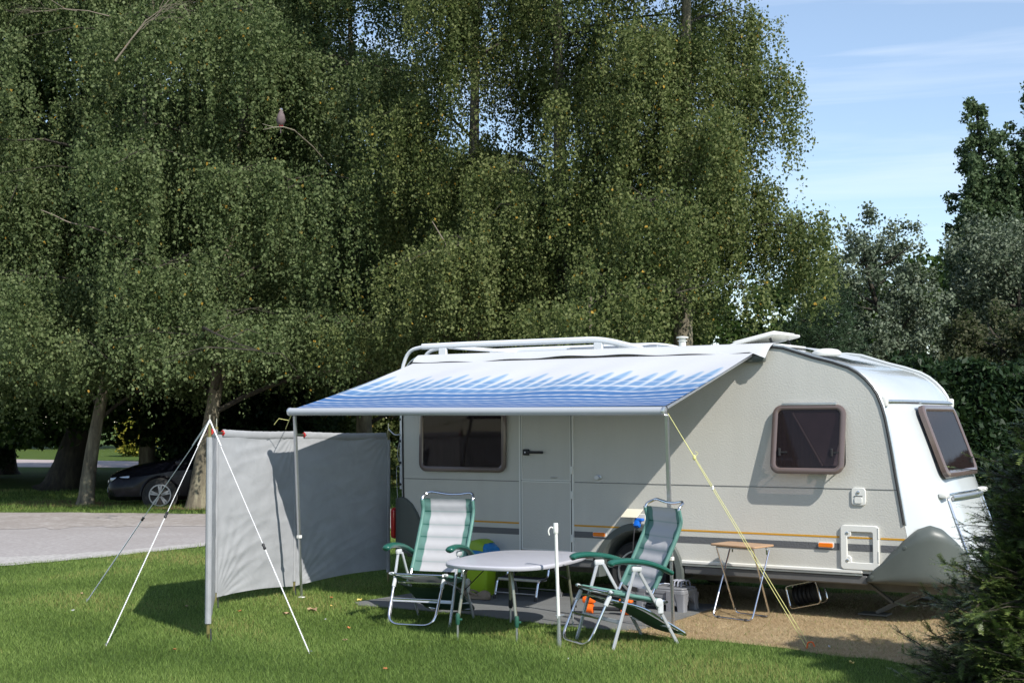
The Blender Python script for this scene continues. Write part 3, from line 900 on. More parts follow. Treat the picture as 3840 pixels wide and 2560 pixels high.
# roof fittings
M_vent = mat('cream_vent_plastic', (0.62, 0.63, 0.58), 0.4)
b = MB(); b.lathe([(0.034, 0), (0.034, 0.10), (0.046, 0.102), (0.046, 0.108), (0.03, 0.11), (0.03, 0.13), (0.058, 0.132), (0.058, 0.142), (0.02, 0.15)], (-5.86, 0.35, 2.40), 20); b.build('flue', M_vent, CV)
b = MB(); b.lathe([(0.11, 0), (0.13, 0.015), (0.13, 0.035), (0.10, 0.058), (0.04, 0.068), (0.001, 0.07)], (-4.42, 0.35, 2.318), 28); b.build('roof_vent', M_plast, CV)
# raised roof hatch
ax = Vector((-5.38, 0, 2.425))
def hp(a, w, d):
    t = rad(12)
    return Vector((ax.x + a * math.cos(t) - d * math.sin(t), 0.30 + w, ax.z + a * math.sin(t) + d * math.cos(t)))
b = MB()
o_ = rrect(0, 0.52, 0, 0.62, 0.05)
i_ = rrect(0.04, 0.48, 0.04, 0.58, 0.04)
b.prism(o_, hp, 0.0, 0.022); b.prism(i_, hp, 0.022, 0.045)
rh = b.build('roof_hatch', M_plast, CV, bevel=0.008)
MB().box((-5.10, 0.60, 2.425), (0.56, 0.62, 0.03), bev=0.01).build('hatch_surround', M_plast, rh)
for w in (0.36, 0.8):
    MB().bar((-4.93, w, 2.42), (-4.97, w, 2.50), 0.02, 0.02).build('hatch_stay', M_black, rh)

# ------------------------------------------------------------------ awning
from mathutils import noise as mn
def paint(o, cols):
    me = o.data
    a = me.color_attributes.new('print', 'FLOAT_COLOR', 'POINT')
    arr = np.ones((len(me.vertices), 4), dtype=np.float32); arr[:, :3] = np.asarray(cols, dtype=np.float32)
    a.data.foreach_set('color', arr.ravel())
AW = empty('awning', loc2w(-7.0, 0, 0), -TH, 'blue and white patterned awning rolled out from the caravan roof on two legs', 'awning')
def aw(u, w, z):
    return Vector((u + 7.0, w, z))
NS, NTT = 620, 210
sv = np.linspace(0, 1, NS + 1); tv = np.linspace(0, 1, NTT + 1)
S2, T2 = np.meshgrid(sv, tv)
ua = -8.74 + (3.80) * S2; ub = -9.13 + 4.02 * S2
Uc = ua * (1 - T2) + ub * T2
Wc = -0.085 * (1 - T2) + -1.545 * T2
Zc = 2.350 * (1 - T2) + 1.862 * T2
sag = 0.035 * np.sin(np.pi * T2) + 0.012 * np.sin(np.pi * T2) * np.sin(S2 * np.pi * 5 + 0.6) + 0.006 * np.sin(S2 * 40 + T2 * 9) * np.sin(np.pi * T2) * (1 - T2)
Zc = Zc - sag * (1 - 0.6 * (np.abs(2 * S2 - 1) ** 8))
V = np.stack([Uc + 7.0, Wc, Zc], -1).reshape(-1, 3)
idx = np.arange((NS + 1) * (NTT + 1)).reshape(NTT + 1, NS + 1)
F = np.stack([idx[:-1, :-1], idx[:-1, 1:], idx[1:, 1:], idx[1:, :-1]], -1).reshape(-1, 4)
M_awn = attr_col_mat('printed_awning_cloth', 0.55, bump=0.2, bscale=500, transl=0.05)
canopy = np_mesh('canopy', V, F, M_awn, AW, smooth=True)
white = np.array([0.54, 0.55, 0.58]); lb1 = np.array([0.22, 0.36, 0.53]); lb2 = np.array([0.11, 0.225, 0.41]); deep = np.array([0.042, 0.125, 0.31]); deeper = np.array([0.026, 0.078, 0.23])
def sm(a, b_, x):
    t = np.clip((x - a) / (b_ - a), 0, 1); return t * t * (3 - 2 * t)
x_m = S2 * 3.9                      # metres along
wave = 0.028 * np.exp(-((S2 - 0.44) / 0.13) ** 2) - 0.014 * np.sin(S2 * 6.0)
Tw = T2 + wave * (1 - np.abs(2 * T2 - 1.3)).clip(0, 1)
xs = x_m + 0.10 * (T2 - 0.5) + 0.10     # slight shear
per = 0.152
fi_ = np.floor(xs / per); fx = (xs / per - fi_) - 0.5
tip_tab = np.array([0.30, 0.26, 0.34]); tip = tip_tab[(fi_.astype(int)) % 3]
wid = 0.50 * np.clip((Tw - tip) / 0.20, 0, 1) ** 0.40
halo = sm(-0.04, 0.08, wid - np.abs(fx)) * (Tw > tip)
core = sm(-0.03, 0.10, wid - 0.12 - np.abs(fx + 0.02)) * (Tw > tip)
base_blue = sm(0.44, 0.80, Tw)
Cc = np.ones(S2.shape + (3,)) * white
fill = sm(0.47, 0.62, Tw) * 0.72
Cc = Cc * (1 - fill[..., None]) + lb1 * fill[..., None]
Cc = Cc * (1 - 0.6 * halo[..., None]) + lb1 * (0.6 * halo[..., None])
k = (0.85 * core)[..., None]; Cc = Cc * (1 - k) + (lb2 * (0.25 + 0.75 * (Tw[..., None] > 0.40)) + lb1 * 0.75 * (Tw[..., None] <= 0.40)) * k
k = (sm(0.50, 0.74, Tw) * 0.94)[..., None]; Cc = Cc * (1 - k) + deep * k
k = (sm(0.84, 1.0, Tw) * 0.6)[..., None]; Cc = Cc * (1 - k) + deeper * k
for i, (t0, hw, am) in enumerate([(0.455, 0.006, 0.55), (0.55, 0.012, 0.75), (0.655, 0.008, 0.8), (0.745, 0.007, 0.8), (0.815, 0.006, 0.8), (0.87, 0.005, 0.7), (0.915, 0.004, 0.65), (0.95, 0.0035, 0.6), (0.977, 0.003, 0.5)]):
    ln = np.clip(1.9 - 1.2 * np.abs(Tw - t0) / hw, 0, 1)
    dash = 0.72 + 0.4 * sm(0.1, 0.4, np.abs(((xs + i * 0.05) / per) % 1 - 0.5))
    k = np.clip(ln * am * dash * 1.1, 0, 1)[..., None]; Cc = Cc * (1 - k) + white * k
paint(canopy, Cc.reshape(-1, 3))
# valance over the joint with the roof, flaring loose at the right end
b = MB(); rows = []
nv = 90
for j, (w, z) in enumerate([(0.05, 2.438), (0.0, 2.432), (-0.035, 2.415), (-0.07, 2.388), (-0.098, 2.358)]):
    r = []
    for i in range(nv + 1):
        s = i / nv; e = max(0, (s - 0.955) / 0.045)
        u = -8.76 + 3.96 * s + e * 0.02
        z2 = z - 0.006 * math.sin(s * 37) * j / 4 - 0.012 * math.sin(s * 9) * j / 4 - 0.06 * e * (j / 4) ** 2
        r.append(aw(u - 0.05 * e * j / 4, w - 0.03 * e * (j / 4) * math.sin(e * 3), z2))
    rows.append(r)
b.grid(rows); b.build('valance', mat('white_awning_cloth', (0.52, 0.53, 0.54), 0.6, bump=0.2, bscale=200), AW, smooth=60)
MB().tube([p + Vector((0, -0.004, -0.004)) for p in rows[-1][:-4]], 0.0055, 6).build('welt', M_black, AW)
MB().box(aw(-6.85, -0.045, 2.30), (4.0, 0.07, 0.075), bev=0.02, seg=2).build('awning_bag', M_gplast, AW)
M_rail = mat('white_lacquered_rail', (0.40, 0.42, 0.45), 0.28, coat=0.2)
MB().tube([aw(-9.145, -1.565, 1.838), aw(-5.115, -1.565, 1.818)], 0.037, 20).build('front_rail', M_rail, AW)
for u, z in ((-9.148, 1.838), (-5.112, 1.818)):
    MB().lathe([(0.030, -0.012), (0.040, -0.008), (0.040, 0.008), (0.030, 0.012)], aw(u, -1.565, z), 20, Euler((0, PI / 2, 0)).to_matrix()).build('end_cap', M_alu, AW)
for (tu, tz), (fu, fw_) in (((-9.095, 1.80), (-9.285, -1.225)), ((-5.095, 1.79), (-5.165, -1.325))):
    top = aw(tu, -1.555, tz); bot = aw(fu, fw_, 0.0)
    mid = top.lerp(bot, 0.66)
    lg = MB().bar(top, mid, 0.034, 0.026, side=(1, 0, 0), bev=0.005).build('leg', M_alu, AW)
    MB().bar(mid + (top - mid) * 0.02, bot, 0.026, 0.018, side=(1, 0, 0), bev=0.004).build('inner_leg', M_alu, lg)
    MB().box(mid, (0.046, 0.038, 0.035), bev=0.006).build('leg_clamp', M_plast, lg)
    MB().box(bot + Vector((0, 0, 0.008)), (0.06, 0.05, 0.012), bev=0.004).build('foot', M_plast, lg)
    sg = 1 if tu > -7 else -1
    MB().tube([aw(tu - 0.028 * sg, -1.50, 1.845), aw(tu + (0.125 if sg > 0 else 0.33), -0.09, 2.322)], 0.015, 8).build('rafter', M_alu, AW)

# yellow ropes
M_yrope = mat('yellow_rope', (0.60, 0.58, 0.22), 0.7, bump=0.6, bscale=500)
M_wrope = mat('white_guy_rope', (0.80, 0.80, 0.82), 0.7, bump=0.6, bscale=500)
M_peg = mat('orange_peg', (0.75, 0.13, 0.02), 0.4)
def pt_on(a, b_, t):
    return Vector(a).lerp(Vector(b_), t)
ra = loc2w(-5.075, -1.57, 1.80); rb = Vector((2.25, 10.78, 0.02))
yr = empty('guy_rope', rb, 0, 'yellow rope from the awning corner down to an orange peg in the dry grass', 'guy rope', 'guy ropes pegged to the lawn')
def rel(o, p): return Vector(p) - Vector(o.location)
k1 = pt_on(ra, rb, 0.20)
off = Vector((0.012, 0, 0.004))
MB().tube([rel(yr, ra), rel(yr, k1)], 0.003, 6).tube([rel(yr, k1 - off * 0.3), rel(yr, rb - off)], 0.0026, 6).tube([rel(yr, pt_on(ra, rb, .08)), rel(yr, pt_on(ra, rb, .3) + off * .5), rel(yr, rb + off)], 0.0026, 6).build('rope', M_yrope, yr)
MB().lathe([(0.002, -0.022), (0.013, -0.012), (0.015, 0), (0.011, 0.014), (0.002, 0.022)], rel(yr, k1), 10).tube([rel(yr, k1), rel(yr, k1 + Vector((0.03, 0, 0.035))), rel(yr, k1 + Vector((0.005, 0, 0.05)))], 0.003, 6).build('knot', M_yrope, yr)
MB().lathe([(0.004, -0.02), (0.010, -0.012), (0.010, 0.012), (0.004, 0.02)], rel(yr, pt_on(ra, rb, 0.335)), 10).build('tensioner', M_plast, yr)
MB().tube(rounded([(-0.01, 0, -0.03), (0, 0, 0.03), (0.035, -0.005, 0.035), (0.05, -0.01, 0.0)], 0.012, 4), 0.006, 8).build('peg', M_peg, yr)
lt = loc2w(-9.13, -1.57, 1.80); le = Vector((-2.30, 14.2, 1.665))
yl = empty('guy_rope', le, 0, 'short yellow rope tied from the left awning corner to the top of the windbreak', 'guy rope', 'guy ropes pegged to the lawn')
gl = le
MB().tube([rel(yl, lt), rel(yl, gl)], 0.004, 6).build('rope', M_yrope, yl)
q = lt.lerp(le, 0.35)
MB().tube([rel(yl, q), rel(yl, q + Vector((-0.10, 0, 0.02))), rel(yl, q + Vector((-0.15, 0.02, -0.04)))], 0.0035, 6).build('knot', M_yrope, yl)

# ------------------------------------------------------------------ windbreak
WB = [(-2.455, 11.36), (-2.83, 13.40), (-2.22, 14.30), (-1.34, 15.15)]
wbk = empty('windbreak', (-2.6, 13.4, 0), 0, 'grey cloth windbreak of three panels standing on the lawn left of the awning', 'windbreak')
o3 = Vector((-2.6, 13.4, 0))
def cloth_mat():
    k = NT('grey_windbreak_cloth')
    co = k.n('ShaderNodeTexCoord')
    k.b.inputs['Base Color'].default_value = (0.355, 0.365, 0.380, 1)
    k.b.inputs['Roughness'].default_value = 0.6
    k.b.inputs['Specular IOR Level'].default_value = 0.3
    z = k.n('ShaderNodeTexNoise', {'Scale': 5.0, 'Detail': 7, 'Roughness': 0.6, 'Distortion': 1.2})
    k.l(co.outputs['Object'], z.inputs['Vector'])
    v = k.n('ShaderNodeMapRange', {'From Min': 0.35, 'From Max': 0.65, 'To Min': 0.93, 'To Max': 1.06})
    k.l(z.outputs['Fac'], v.inputs['Value'])
    sc_ = k.n('ShaderNodeVectorMath', operation='SCALE'); sc_.inputs[0].default_value = (0.355, 0.365, 0.380)
    k.l(v.outputs['Result'], sc_.inputs['Scale']); k.l(sc_.outputs['Vector'], k.b.inputs['Base Color'])
    b = k.n('ShaderNodeBump', {'Strength': 0.3, 'Distance': 0.010})
    k.l(z.outputs['Fac'], b.inputs['Height']); k.l(b.outputs['Normal'], k.b.inputs['Normal'])
    tr = k.n('ShaderNodeBsdfTranslucent', {'Color': (0.30, 0.33, 0.36, 1)})
    ms = k.n('ShaderNodeMixShader', {'Fac': 0.12})
    k.l(k.b.outputs['BSDF'], ms.inputs[1]); k.l(tr.outputs['BSDF'], ms.inputs[2]); k.l(ms.outputs['Shader'], k.out.inputs['Surface'])
    return k.m
M_cloth = cloth_mat()
ztop = [1.70, 1.675, 1.645, 1.62]
for i in range(3):
    a = Vector((*WB[i], 0)); c = Vector((*WB[i + 1], 0)); dv = (c - a).normalized(); nn_ = Vector((dv.y, -dv.x, 0))
    rows = []
    NX, NZ = 90, 90
    for j in range(NZ + 1):
        v = j / NZ; r = []
        for k_ in range(NX + 1):
            s = k_ / NX
            zt = ztop[i] + (ztop[i + 1] - ztop[i]) * s - 0.05
            zb = 0.075 + (0.04 * i if i > 1 else 0) * s + (0.025 * math.sin(PI * s) if i else 0.0)
            z = zb + (zt - zb) * v
            p = a.lerp(c, s)
            env = min(1, 6 * s, 6 * (1 - s))
            d = 0.008 * mn.noise(Vector((s * 3.1 + i * 9, v * 8.0, 1.7))) + 0.0065 * (1 - abs(mn.noise(Vector((s * 2.0 + v * 1.2 + i * 5, v * 11 - s * 2.5, 4.1))) * 2)) * env
            # tension folds fanning from the lower left and upper right corner
            dx, dz = s * 1.4 + 0.02, v * 1.6 + 0.05
            ang = math.atan2(dz, dx); rr_ = math.hypot(dx, dz)
            d += 0.0055 * math.sin(ang * 34) * math.exp(-rr_ * 1.8) * min(1, rr_ * 5)
            dx, dz = (1 - s) * 1.4 + 0.02, (1 - v) * 1.6 + 0.05
            ang = math.atan2(dz, dx); rr_ = math.hypot(dx, dz)
            d += 0.005 * math.sin(ang * 26 + 1) * math.exp(-rr_ * 2.0) * min(1, rr_ * 5)
            d += 0.012 * math.sin(PI * s) * math.sin(PI * v)
            r.append(p + nn_ * d + Vector((0, 0, z)) - o3)
        rows.append(r)
    b = MB(); b.grid(rows); pn = b.build('panel', M_cloth, wbk, smooth=180)
    # rolled top sleeve with its pole and red ends
    e0, e1 = (0.07, 0.985) if i == 1 else (0.09, 0.97) if i == 2 else (0.03, 0.97)
    tp = []; 
    for k_ in range(41):
        s = e0 + (e1 - e0) * k_ / 40
        tp.append(a.lerp(c, s) + Vector((0, 0, ztop[i] + (ztop[i + 1] - ztop[i]) * s - 0.035 - 0.012 * math.sin(PI * s))) - o3 + nn_ * 0.004)
    MB().tube(tp, [0.031 + 0.004 * mn.noise(Vector((k_ * 0.6, i, 0))) for k_ in range(41)], 12, sq=(1.15, 0.32)).build('sleeve', M_cloth, pn)
    MB().tube([a + Vector((0, 0, ztop[i] - 0.035)) - o3, tp[0], tp[1]], 0.011, 8).build('cross_pole', mat('dark_green_rod', (0.03, 0.045, 0.03), 0.5), pn)
    MB().lathe([(0.024, -0.007), (0.028, 0.0), (0.024, 0.007)], tp[0], 14, Euler((PI / 2, 0, math.atan2(dv.y, dv.x) + PI / 2)).to_matrix()).build('red_end', M_red, pn)
M_olive = mat('olive_pole', (0.16, 0.14, 0.05), 0.4)
for i, (x, y) in enumerate(WB):
    h_ = ztop[i] + 0.02
    lean = Vector((0.0, 0, 0))
    a = Vector((x, y, -0.05)) - o3
    pl = MB().tube([a, a + Vector((0, 0, h_ + 0.05))], 0.014, 10).build('pole', M_olive, wbk)
    MB().tube([a + Vector((0, 0, h_ + 0.04)), a + Vector((0, 0, h_ + 0.13))], 0.004, 6).build('pole_pin', M_chrome, pl)
    MB().tube([a + Vector((0, 0, 0.125 + 0.05)), a + Vector((0, 0, h_ - 0.05))], 0.026 if i == 0 else 0.021, 10, sq=(1, 1)).build('pole_sleeve', M_cloth, pl)
for px_, (x, y) in enumerate([(-2.44, 11.30), (-2.80, 13.28), (-2.22, 14.22)]):
    a = Vector((x + 0.02, y, 0.09)) - o3
    MB().tube([a, a + Vector((0.03, -0.12, -0.08))], 0.006, 6).build('hold_down_strap', M_black, wbk)

top1 = Vector((-2.455, 11.36, 1.76))
def twisted(a, c, r, step=0.007):
    n_ = int((c - a).length / step); 
    return [a.lerp(c, i / n_) for i in range(n_ + 1)], [r * (1.45 if i % 2 else 0.6) for i in range(n_ + 1)]
def guy(peg, tt, lab, dx=0.0):
    o = empty('guy_rope', peg, 0, lab, 'guy rope', 'guy ropes pegged to the lawn')
    P = Vector(peg); t = pt_on(top1, P, tt)
    MB().tube(*twisted(rel(o, top1 + Vector((0, 0, -0.01))), rel(o, t), 0.0029), 6).tube([rel(o, pt_on(top1, P, 0.12)), rel(o, top1)], 0.0055, 6).build('rope', M_wrope, o)
    MB().tube(*twisted(rel(o, t), rel(o, P), 0.0046), 6).build('doubled_rope', M_wrope, o)
    MB().lathe([(0.003, -0.03), (0.013, -0.018), (0.009, 0.0), (0.013, 0.018), (0.003, 0.03)], rel(o, t), 10, (P - top1).to_track_quat('Z', 'Y').to_matrix()).build('tensioner', M_black, o)
    MB().tube([(0, 0, -0.05), (0, 0, 0.03), (0.015, 0, 0.03)], 0.004, 6).build('peg', M_alu, o)
guy((-4.12, 13.62, 0.01), 0.50, 'white guy rope from the windbreak corner to the lawn, farthest left of the three')
guy((-3.15, 10.91, 0.01), 0.43, 'white guy rope from the windbreak corner to the lawn, in the middle of the three')
guy((-1.51, 10.52, 0.01), 0.56, 'white guy rope from the windbreak corner crossing in front of the grey cloth')
# cord tying the last pole to the ladder
M_cord = mat('grey_cord', (0.5, 0.5, 0.5), 0.7)
tc_ = empty('tie_cord', (-1.34, 15.15, 1.6), 0, 'pale cord tying the last windbreak pole to the caravan ladder, its end hanging', 'cord')
e_ = loc2w(-9.07, 0.10, 1.60)
MB().tube(catmull([(0, 0, 0.06), tuple((e_ - Vector((-1.34, 15.15, 1.6))) * 0.5 + Vector((0, 0, 0.0))), tuple(e_ - Vector((-1.34, 15.15, 1.6)))], 6), 0.006, 6).tube(catmull([(0.15, -0.03, 0.02), (0.10, -0.03, -0.2), (0.14, -0.03, -0.35), (0.09, -0.03, -0.38), (0.11, -0.03, -0.9), (0.09, -0.03, -1.5)], 6), 0.004, 6).build('cord', M_cord, tc_)

# ------------------------------------------------------------------ reclining garden chair
M_fab = attr_col_mat('woven_chair_mesh', 0.65, bump=0.3, bscale=900, transl=0.10)
M_gfab = mat('dark_green_webbing', (0.045, 0.10, 0.075), 0.7, bump=0.3, bscale=800)
M_slv = mat('green_sleeve', (0.085, 0.20, 0.17), 0.6, vary=0.2, vscale=9)
M_arm = mat('green_armrest_plastic', (0.015, 0.095, 0.07), 0.28, coat=0.3)
M_joint = mat('grey_joint_plastic', (0.50, 0.52, 0.53), 0.4)
M_frame = mat('silver_lacquered_bar', (0.52, 0.54, 0.56), 0.25, metal=0.35, coat=0.3)
g_dark = np.array([0.012, 0.095, 0.07]); g_mid = np.array([0.10, 0.205, 0.18]); gry = np.array([0.44, 0.44, 0.455]); gry2 = np.array([0.32, 0.37, 0.37]); wht = np.array([0.6, 0.61, 0.62])
def fabric(name, path, hw, parent, nx=60, per=0.112, off=0.02, sagx=0.012):
    """sling cloth following the side rails 'path' [(y,z)], printed with green edges and cross bands"""
    P = catmull([(0, y, z) for y, z in path], 14)
    L_ = [0]
    for a, c in zip(P[:-1], P[1:]): L_.append(L_[-1] + (c - a).length)
    rows = []; cols = []
    for i, p in enumerate(P):
        t = (P[min(i + 1, len(P) - 1)] - P[max(i - 1, 0)]).normalized(); nr = Vector((0, -t.z, t.y))
        r = []
        d = ((L_[i] + off) / per) % 1.0
        band = 1.0 if d < 0.10 else 0.0
        pin = 1.0 if 0.10 <= d < 0.125 or d > 0.975 else 0.0
        puff = 0.006 * math.sin(PI * 2 * (d - 0.05))
        for k_ in range(nx + 1):
            s = k_ / nx; e = abs(2 * s - 1)
            x = (2 * s - 1) * hw
            wr = 0.004 * mn.noise(Vector((s * 9, L_[i] * 16, 3))) * (1 if e > 0.6 else 0.3)
            rr_ = Vector((x, p.y, p.z)) + nr * (-sagx * (1 - e ** 4) + puff * (1 - e ** 6) + wr)
            if e > 0.93:
                rr_ = rr_ + nr * 0.006
            r.append(rr_)
            if e > 0.665: c = g_dark if band else (g_mid * (0.85 if e > 0.9 else 1))
            elif e > 0.64: c = wht
            else: c = gry2 if band else gry
            cols.append(c)
        rows.append(r)
    b = MB(); b.grid(rows)
    o = b.build(name, M_fab, parent, smooth=180)
    paint(o, cols)
    return o
def make_chair(loc, rz, label):
    c = empty('reclining_chair', loc, rz, label, 'garden chair', 'green and white reclining chairs')
    H = 0.285
    fr = MB()
    for s in (-1, 1):
        fr = MB().bar((s * H, -0.30, 0.0), (s * H, -0.10, 0.60), 0.026, 0.018, side=(0, 1, 0), bev=0.004); fr.build('front_leg', M_frame, c)
        fr = MB().bar((s * (H - 0.018), 0.30, 0.0), (s * (H - 0.018), -0.06, 0.595), 0.026, 0.016, side=(0, 1, 0), bev=0.004)
        fr.build('rear_leg', M_frame, c)
        MB().box((s * H, -0.085, 0.605), (0.03, 0.09, 0.045), bev=0.012, seg=2).build('arm_bracket', M_joint, c)
        ar = catmull([(s * (H + 0.01), -0.335, 0.640), (s * (H + 0.01), -0.30, 0.662), (s * (H + 0.01), -0.17, 0.668), (s * (H + 0.008), 0.0, 0.645), (s * H, 0.13, 0.605), (s * (H - 0.005), 0.24, 0.555)], 6)
        n_ = len(ar)
        MB().tube(ar, [0.021 + 0.016 * min(1, i / 3) * (1 - 0.62 * (i / n_) ** 1.6) for i in range(n_)], 12, sq=(0.72, 1.05)).build('armrest', M_arm, c)
        MB().lathe([(0.02, -0.012), (0.034, -0.008), (0.034, 0.008), (0.02, 0.012)], (s * (H - 0.004), 0.12, 0.335), 16, Euler((0, PI / 2, 0)).to_matrix()).box((s * (H - 0.004), 0.135, 0.29), (0.018, 0.05, 0.09), bev=0.008).build('recliner_joint', M_joint, c)
    b = MB().bar((-H, -0.232, 0.205), (H, -0.232, 0.205), 0.030, 0.010, side=(0, 0.3, 1), bev=0.003); b.build('stretcher', M_frame, c)
    b = MB().bar((-H, 0.215, 0.145), (H, 0.215, 0.145), 0.024, 0.010, side=(0, 0.3, 1), bev=0.003); b.build('stretcher', M_frame, c)
    # seat
    hw = 0.245
    MB().tube(rounded([(-hw, 0.20, 0.335), (-hw, -0.315, 0.435), (hw, -0.315, 0.435), (hw, 0.20, 0.335)], 0.05, 5), 0.011, 10).tube([(-H, 0.19, 0.335), (H, 0.19, 0.335)], 0.010, 8).build('seat_frame', M_chrome, c)
    fabric('seat', [(-0.318, 0.442), (-0.27, 0.434), (-0.10, 0.395), (0.05, 0.365), (0.17, 0.345)], hw + 0.014, c, per=0.12, sagx=0.03)
    # back
    bp = [(0.075, 0.385), (0.105, 0.44), (0.15, 0.52), (0.21, 0.63), (0.27, 0.745), (0.325, 0.855), (0.352, 0.94), (0.343, 0.995), (0.335, 1.035)]
    rail = [Vector((0, y, z)) for y, z in bp]
    hd = [(0.352, 1.062), (0.385, 1.088)]
    def side(s): return [Vector((s * hw, y, z)) for y, z in bp]
    handle = [Vector((-hw + 0.002, 0.35, 1.065)), Vector((-hw + 0.02, 0.385, 1.088)), Vector((-hw + 0.06, 0.402, 1.102)), Vector((-0.10, 0.40, 1.093)), Vector((0, 0.398, 1.082)), Vector((0.10, 0.40, 1.085)), Vector((hw - 0.06, 0.402, 1.096)), Vector((hw - 0.02, 0.385, 1.084)), Vector((hw - 0.002, 0.35, 1.062))]
    MB().tube(catmull(side(-1) + handle + side(1)[::-1], 5), 0.0115, 10).build('back_frame', M_chrome, c)
    fabric('backrest', [(0.10, 0.425), (0.15, 0.515), (0.21, 0.625), (0.27, 0.740), (0.325, 0.850), (0.352, 0.935), (0.343, 0.992), (0.330, 1.045)], hw + 0.018, c, per=0.118, off=0.03, sagx=0.014)
    sl_ = [Vector((0, y, z)) for y, z in bp[1:]]
    for s in (-1, 1):
        MB().tube(catmull([Vector((s * hw, p.y, p.z)) for p in sl_], 5), 0.0165, 10).build('side_sleeve', M_slv, c)
        MB().tube([(s * hw, -0.27, 0.428), (s * hw, 0.15, 0.346)], 0.0155, 10).build('side_sleeve', M_slv, c)
    # leg frame in front of the seat
    lg = rounded([(-0.225, -0.305, 0.375), (-0.215, -0.475, 0.035), (0.215, -0.475, 0.035), (0.225, -0.305, 0.375)], [0, 0.11, 0.11, 0], 6)
    MB().tube(lg, 0.0115, 10).build('leg_support', M_chrome, c)
    MB().tube([(-0.222, -0.375, 0.235), (0.222, -0.375, 0.235)], 0.008, 8).build('leg_support_bar', M_chrome, c)
    for s in (-1, 1):
        MB().bar((s * 0.225, -0.285, 0.405), (s * 0.224, -0.33, 0.325), 0.034, 0.028, side=(0, 1, 0), bev=0.008).build('knee_joint', M_joint, c)
        MB().lathe([(0.008, -0.03), (0.014, -0.012), (0.014, 0.012), (0.008, 0.02)], (s * 0.25, -0.30, 0.437), 10, Euler((0, PI / 2, 0)).to_matrix()).build('tube_plug', M_joint, c)
    # folded leg rest hanging below the seat
    MB().tube(rounded([(-0.235, -0.29, 0.375), (-0.235, 0.0, 0.30), (-0.235, 0.42, 0.055), (0.235, 0.42, 0.055), (0.235, 0.0, 0.30), (0.235, -0.29, 0.375)], [0, .1, 0.07, 0.07, .1, 0], 5), 0.0115, 10).tube([(-0.235, -0.22, 0.358), (0.235, -0.22, 0.358)], 0.010, 8).build('leg_rest_frame', M_chrome, c)
    b = MB(); rows = []
    PP = catmull([(0, -0.22, 0.348), (0, -0.05, 0.295), (0, 0.12, 0.205), (0, 0.28, 0.115), (0, 0.36, 0.085)], 5)
    for p in PP:
        rows.append([Vector(((2 * k_ / 12 - 1) * 0.242, p.y, p.z - 0.03 * (1 - (2 * k_ / 12 - 1) ** 2))) for k_ in range(13)])
    b.grid(rows); b.build('leg_rest', M_gfab, c, smooth=180)
    return c
ch1 = make_chair((-0.70, 12.31, 0), rad(-20), 'green and white reclining chair facing the camera, its back towards the caravan door')
ch2 = copy_tree(ch1)
ch2.location = (0.90, 11.13, 0); ch2.rotation_euler = (0, 0, rad(-63.4)); ch2['label'] = 'green and white reclining chair seen from the side beside the awning leg'

# ------------------------------------------------------------------ camping table
tb = empty('camping_table', (0.04, 11.70, 0), 0, 'white oval camping table on four tubular legs between the two chairs', 'table')
def trel(x, y, z): return Vector((x - 0.04, y - 11.70, z))
C4 = [(-0.60, 11.36), (0.12, 10.86), (0.66, 11.80), (0.02, 12.52)]
ctr = Vector((0.04, 11.68))
ax1 = Vector((0.41, 0.91)).normalized(); ax2 = Vector((ax1.y, -ax1.x))
def fit_outline(k):
    out = []
    for i in range(64):
        t = 2 * PI * i / 64
        ca, sa = math.cos(t), math.sin(t)
        e = 2 / 3.1
        x = math.copysign(abs(ca) ** e, ca) * 0.705 * k; y = math.copysign(abs(sa) ** e, sa) * 0.475 * k
        p = ctr + ax1 * x + ax2 * y
        out.append((p.x, p.y))
    return out
b = MB()
prof = [(0.965, 0.572), (0.99, 0.575), (1.0, 0.586), (0.998, 0.600), (0.985, 0.6075), (0.96, 0.610)]
rows = [[trel(x, y, z) for x, y in fit_outline(k_)] for k_, z in prof]
vs = [p for r in rows for p in r]; fs = []
for i in range(len(rows) - 1):
    for k_ in range(64):
        fs.append((i * 64 + k_, i * 64 + (k_ + 1) % 64, (i + 1) * 64 + (k_ + 1) % 64, (i + 1) * 64 + k_))
fs.append(tuple(range(63, -1, -1))); fs.append(tuple(5 * 64 + k_ for k_ in range(64)))
b.add(vs, fs)
b.build('tabletop', mat('white_table_plastic', (0.44, 0.44, 0.48), 0.30, bump=0.08, bscale=300, vary=0.03), tb, smooth=40)
M_tleg = mat('dull_olive_tube', (0.33, 0.33, 0.25), 0.3, metal=0.7, vary=0.15, vscale=10)
FE = [((-0.44, 11.25), (-0.38, 11.35)), ((0.03, 11.08), (-0.01, 11.20)), ((-0.02, 12.22), (-0.03, 12.18)), ((0.51, 12.02), (0.46, 11.98))]
for i, (f, t) in enumerate(FE):
    nb = t
    lg = MB().tube(rounded([trel(t[0] + (ctr.x - t[0]) * 0.16, t[1] + (ctr.y - t[1]) * 0.16, 0.57), trel(t[0], t[1], 0.55), trel(f[0], f[1], 0.14)], [0, 0.05, 0], 5), 0.0125, 10).build('leg', M_tleg, tb)
    MB().tube([trel(f[0], f[1], 0.16), trel(f[0], f[1], 0.0)], 0.0095, 8).build('leg_extension', M_alu, lg)
    MB().lathe([(0.013, -0.045), (0.018, -0.03), (0.018, 0.03), (0.014, 0.045)], trel(f[0], f[1], 0.17), 12).tube([trel(f[0], f[1], 0.165), trel(f[0] + 0.035, f[1], 0.165)], 0.010, 8).build('leg_clamp', M_black if i in (2, 3) else mat('dark_green_clamp', (0.02, 0.09, 0.06), 0.4), lg)
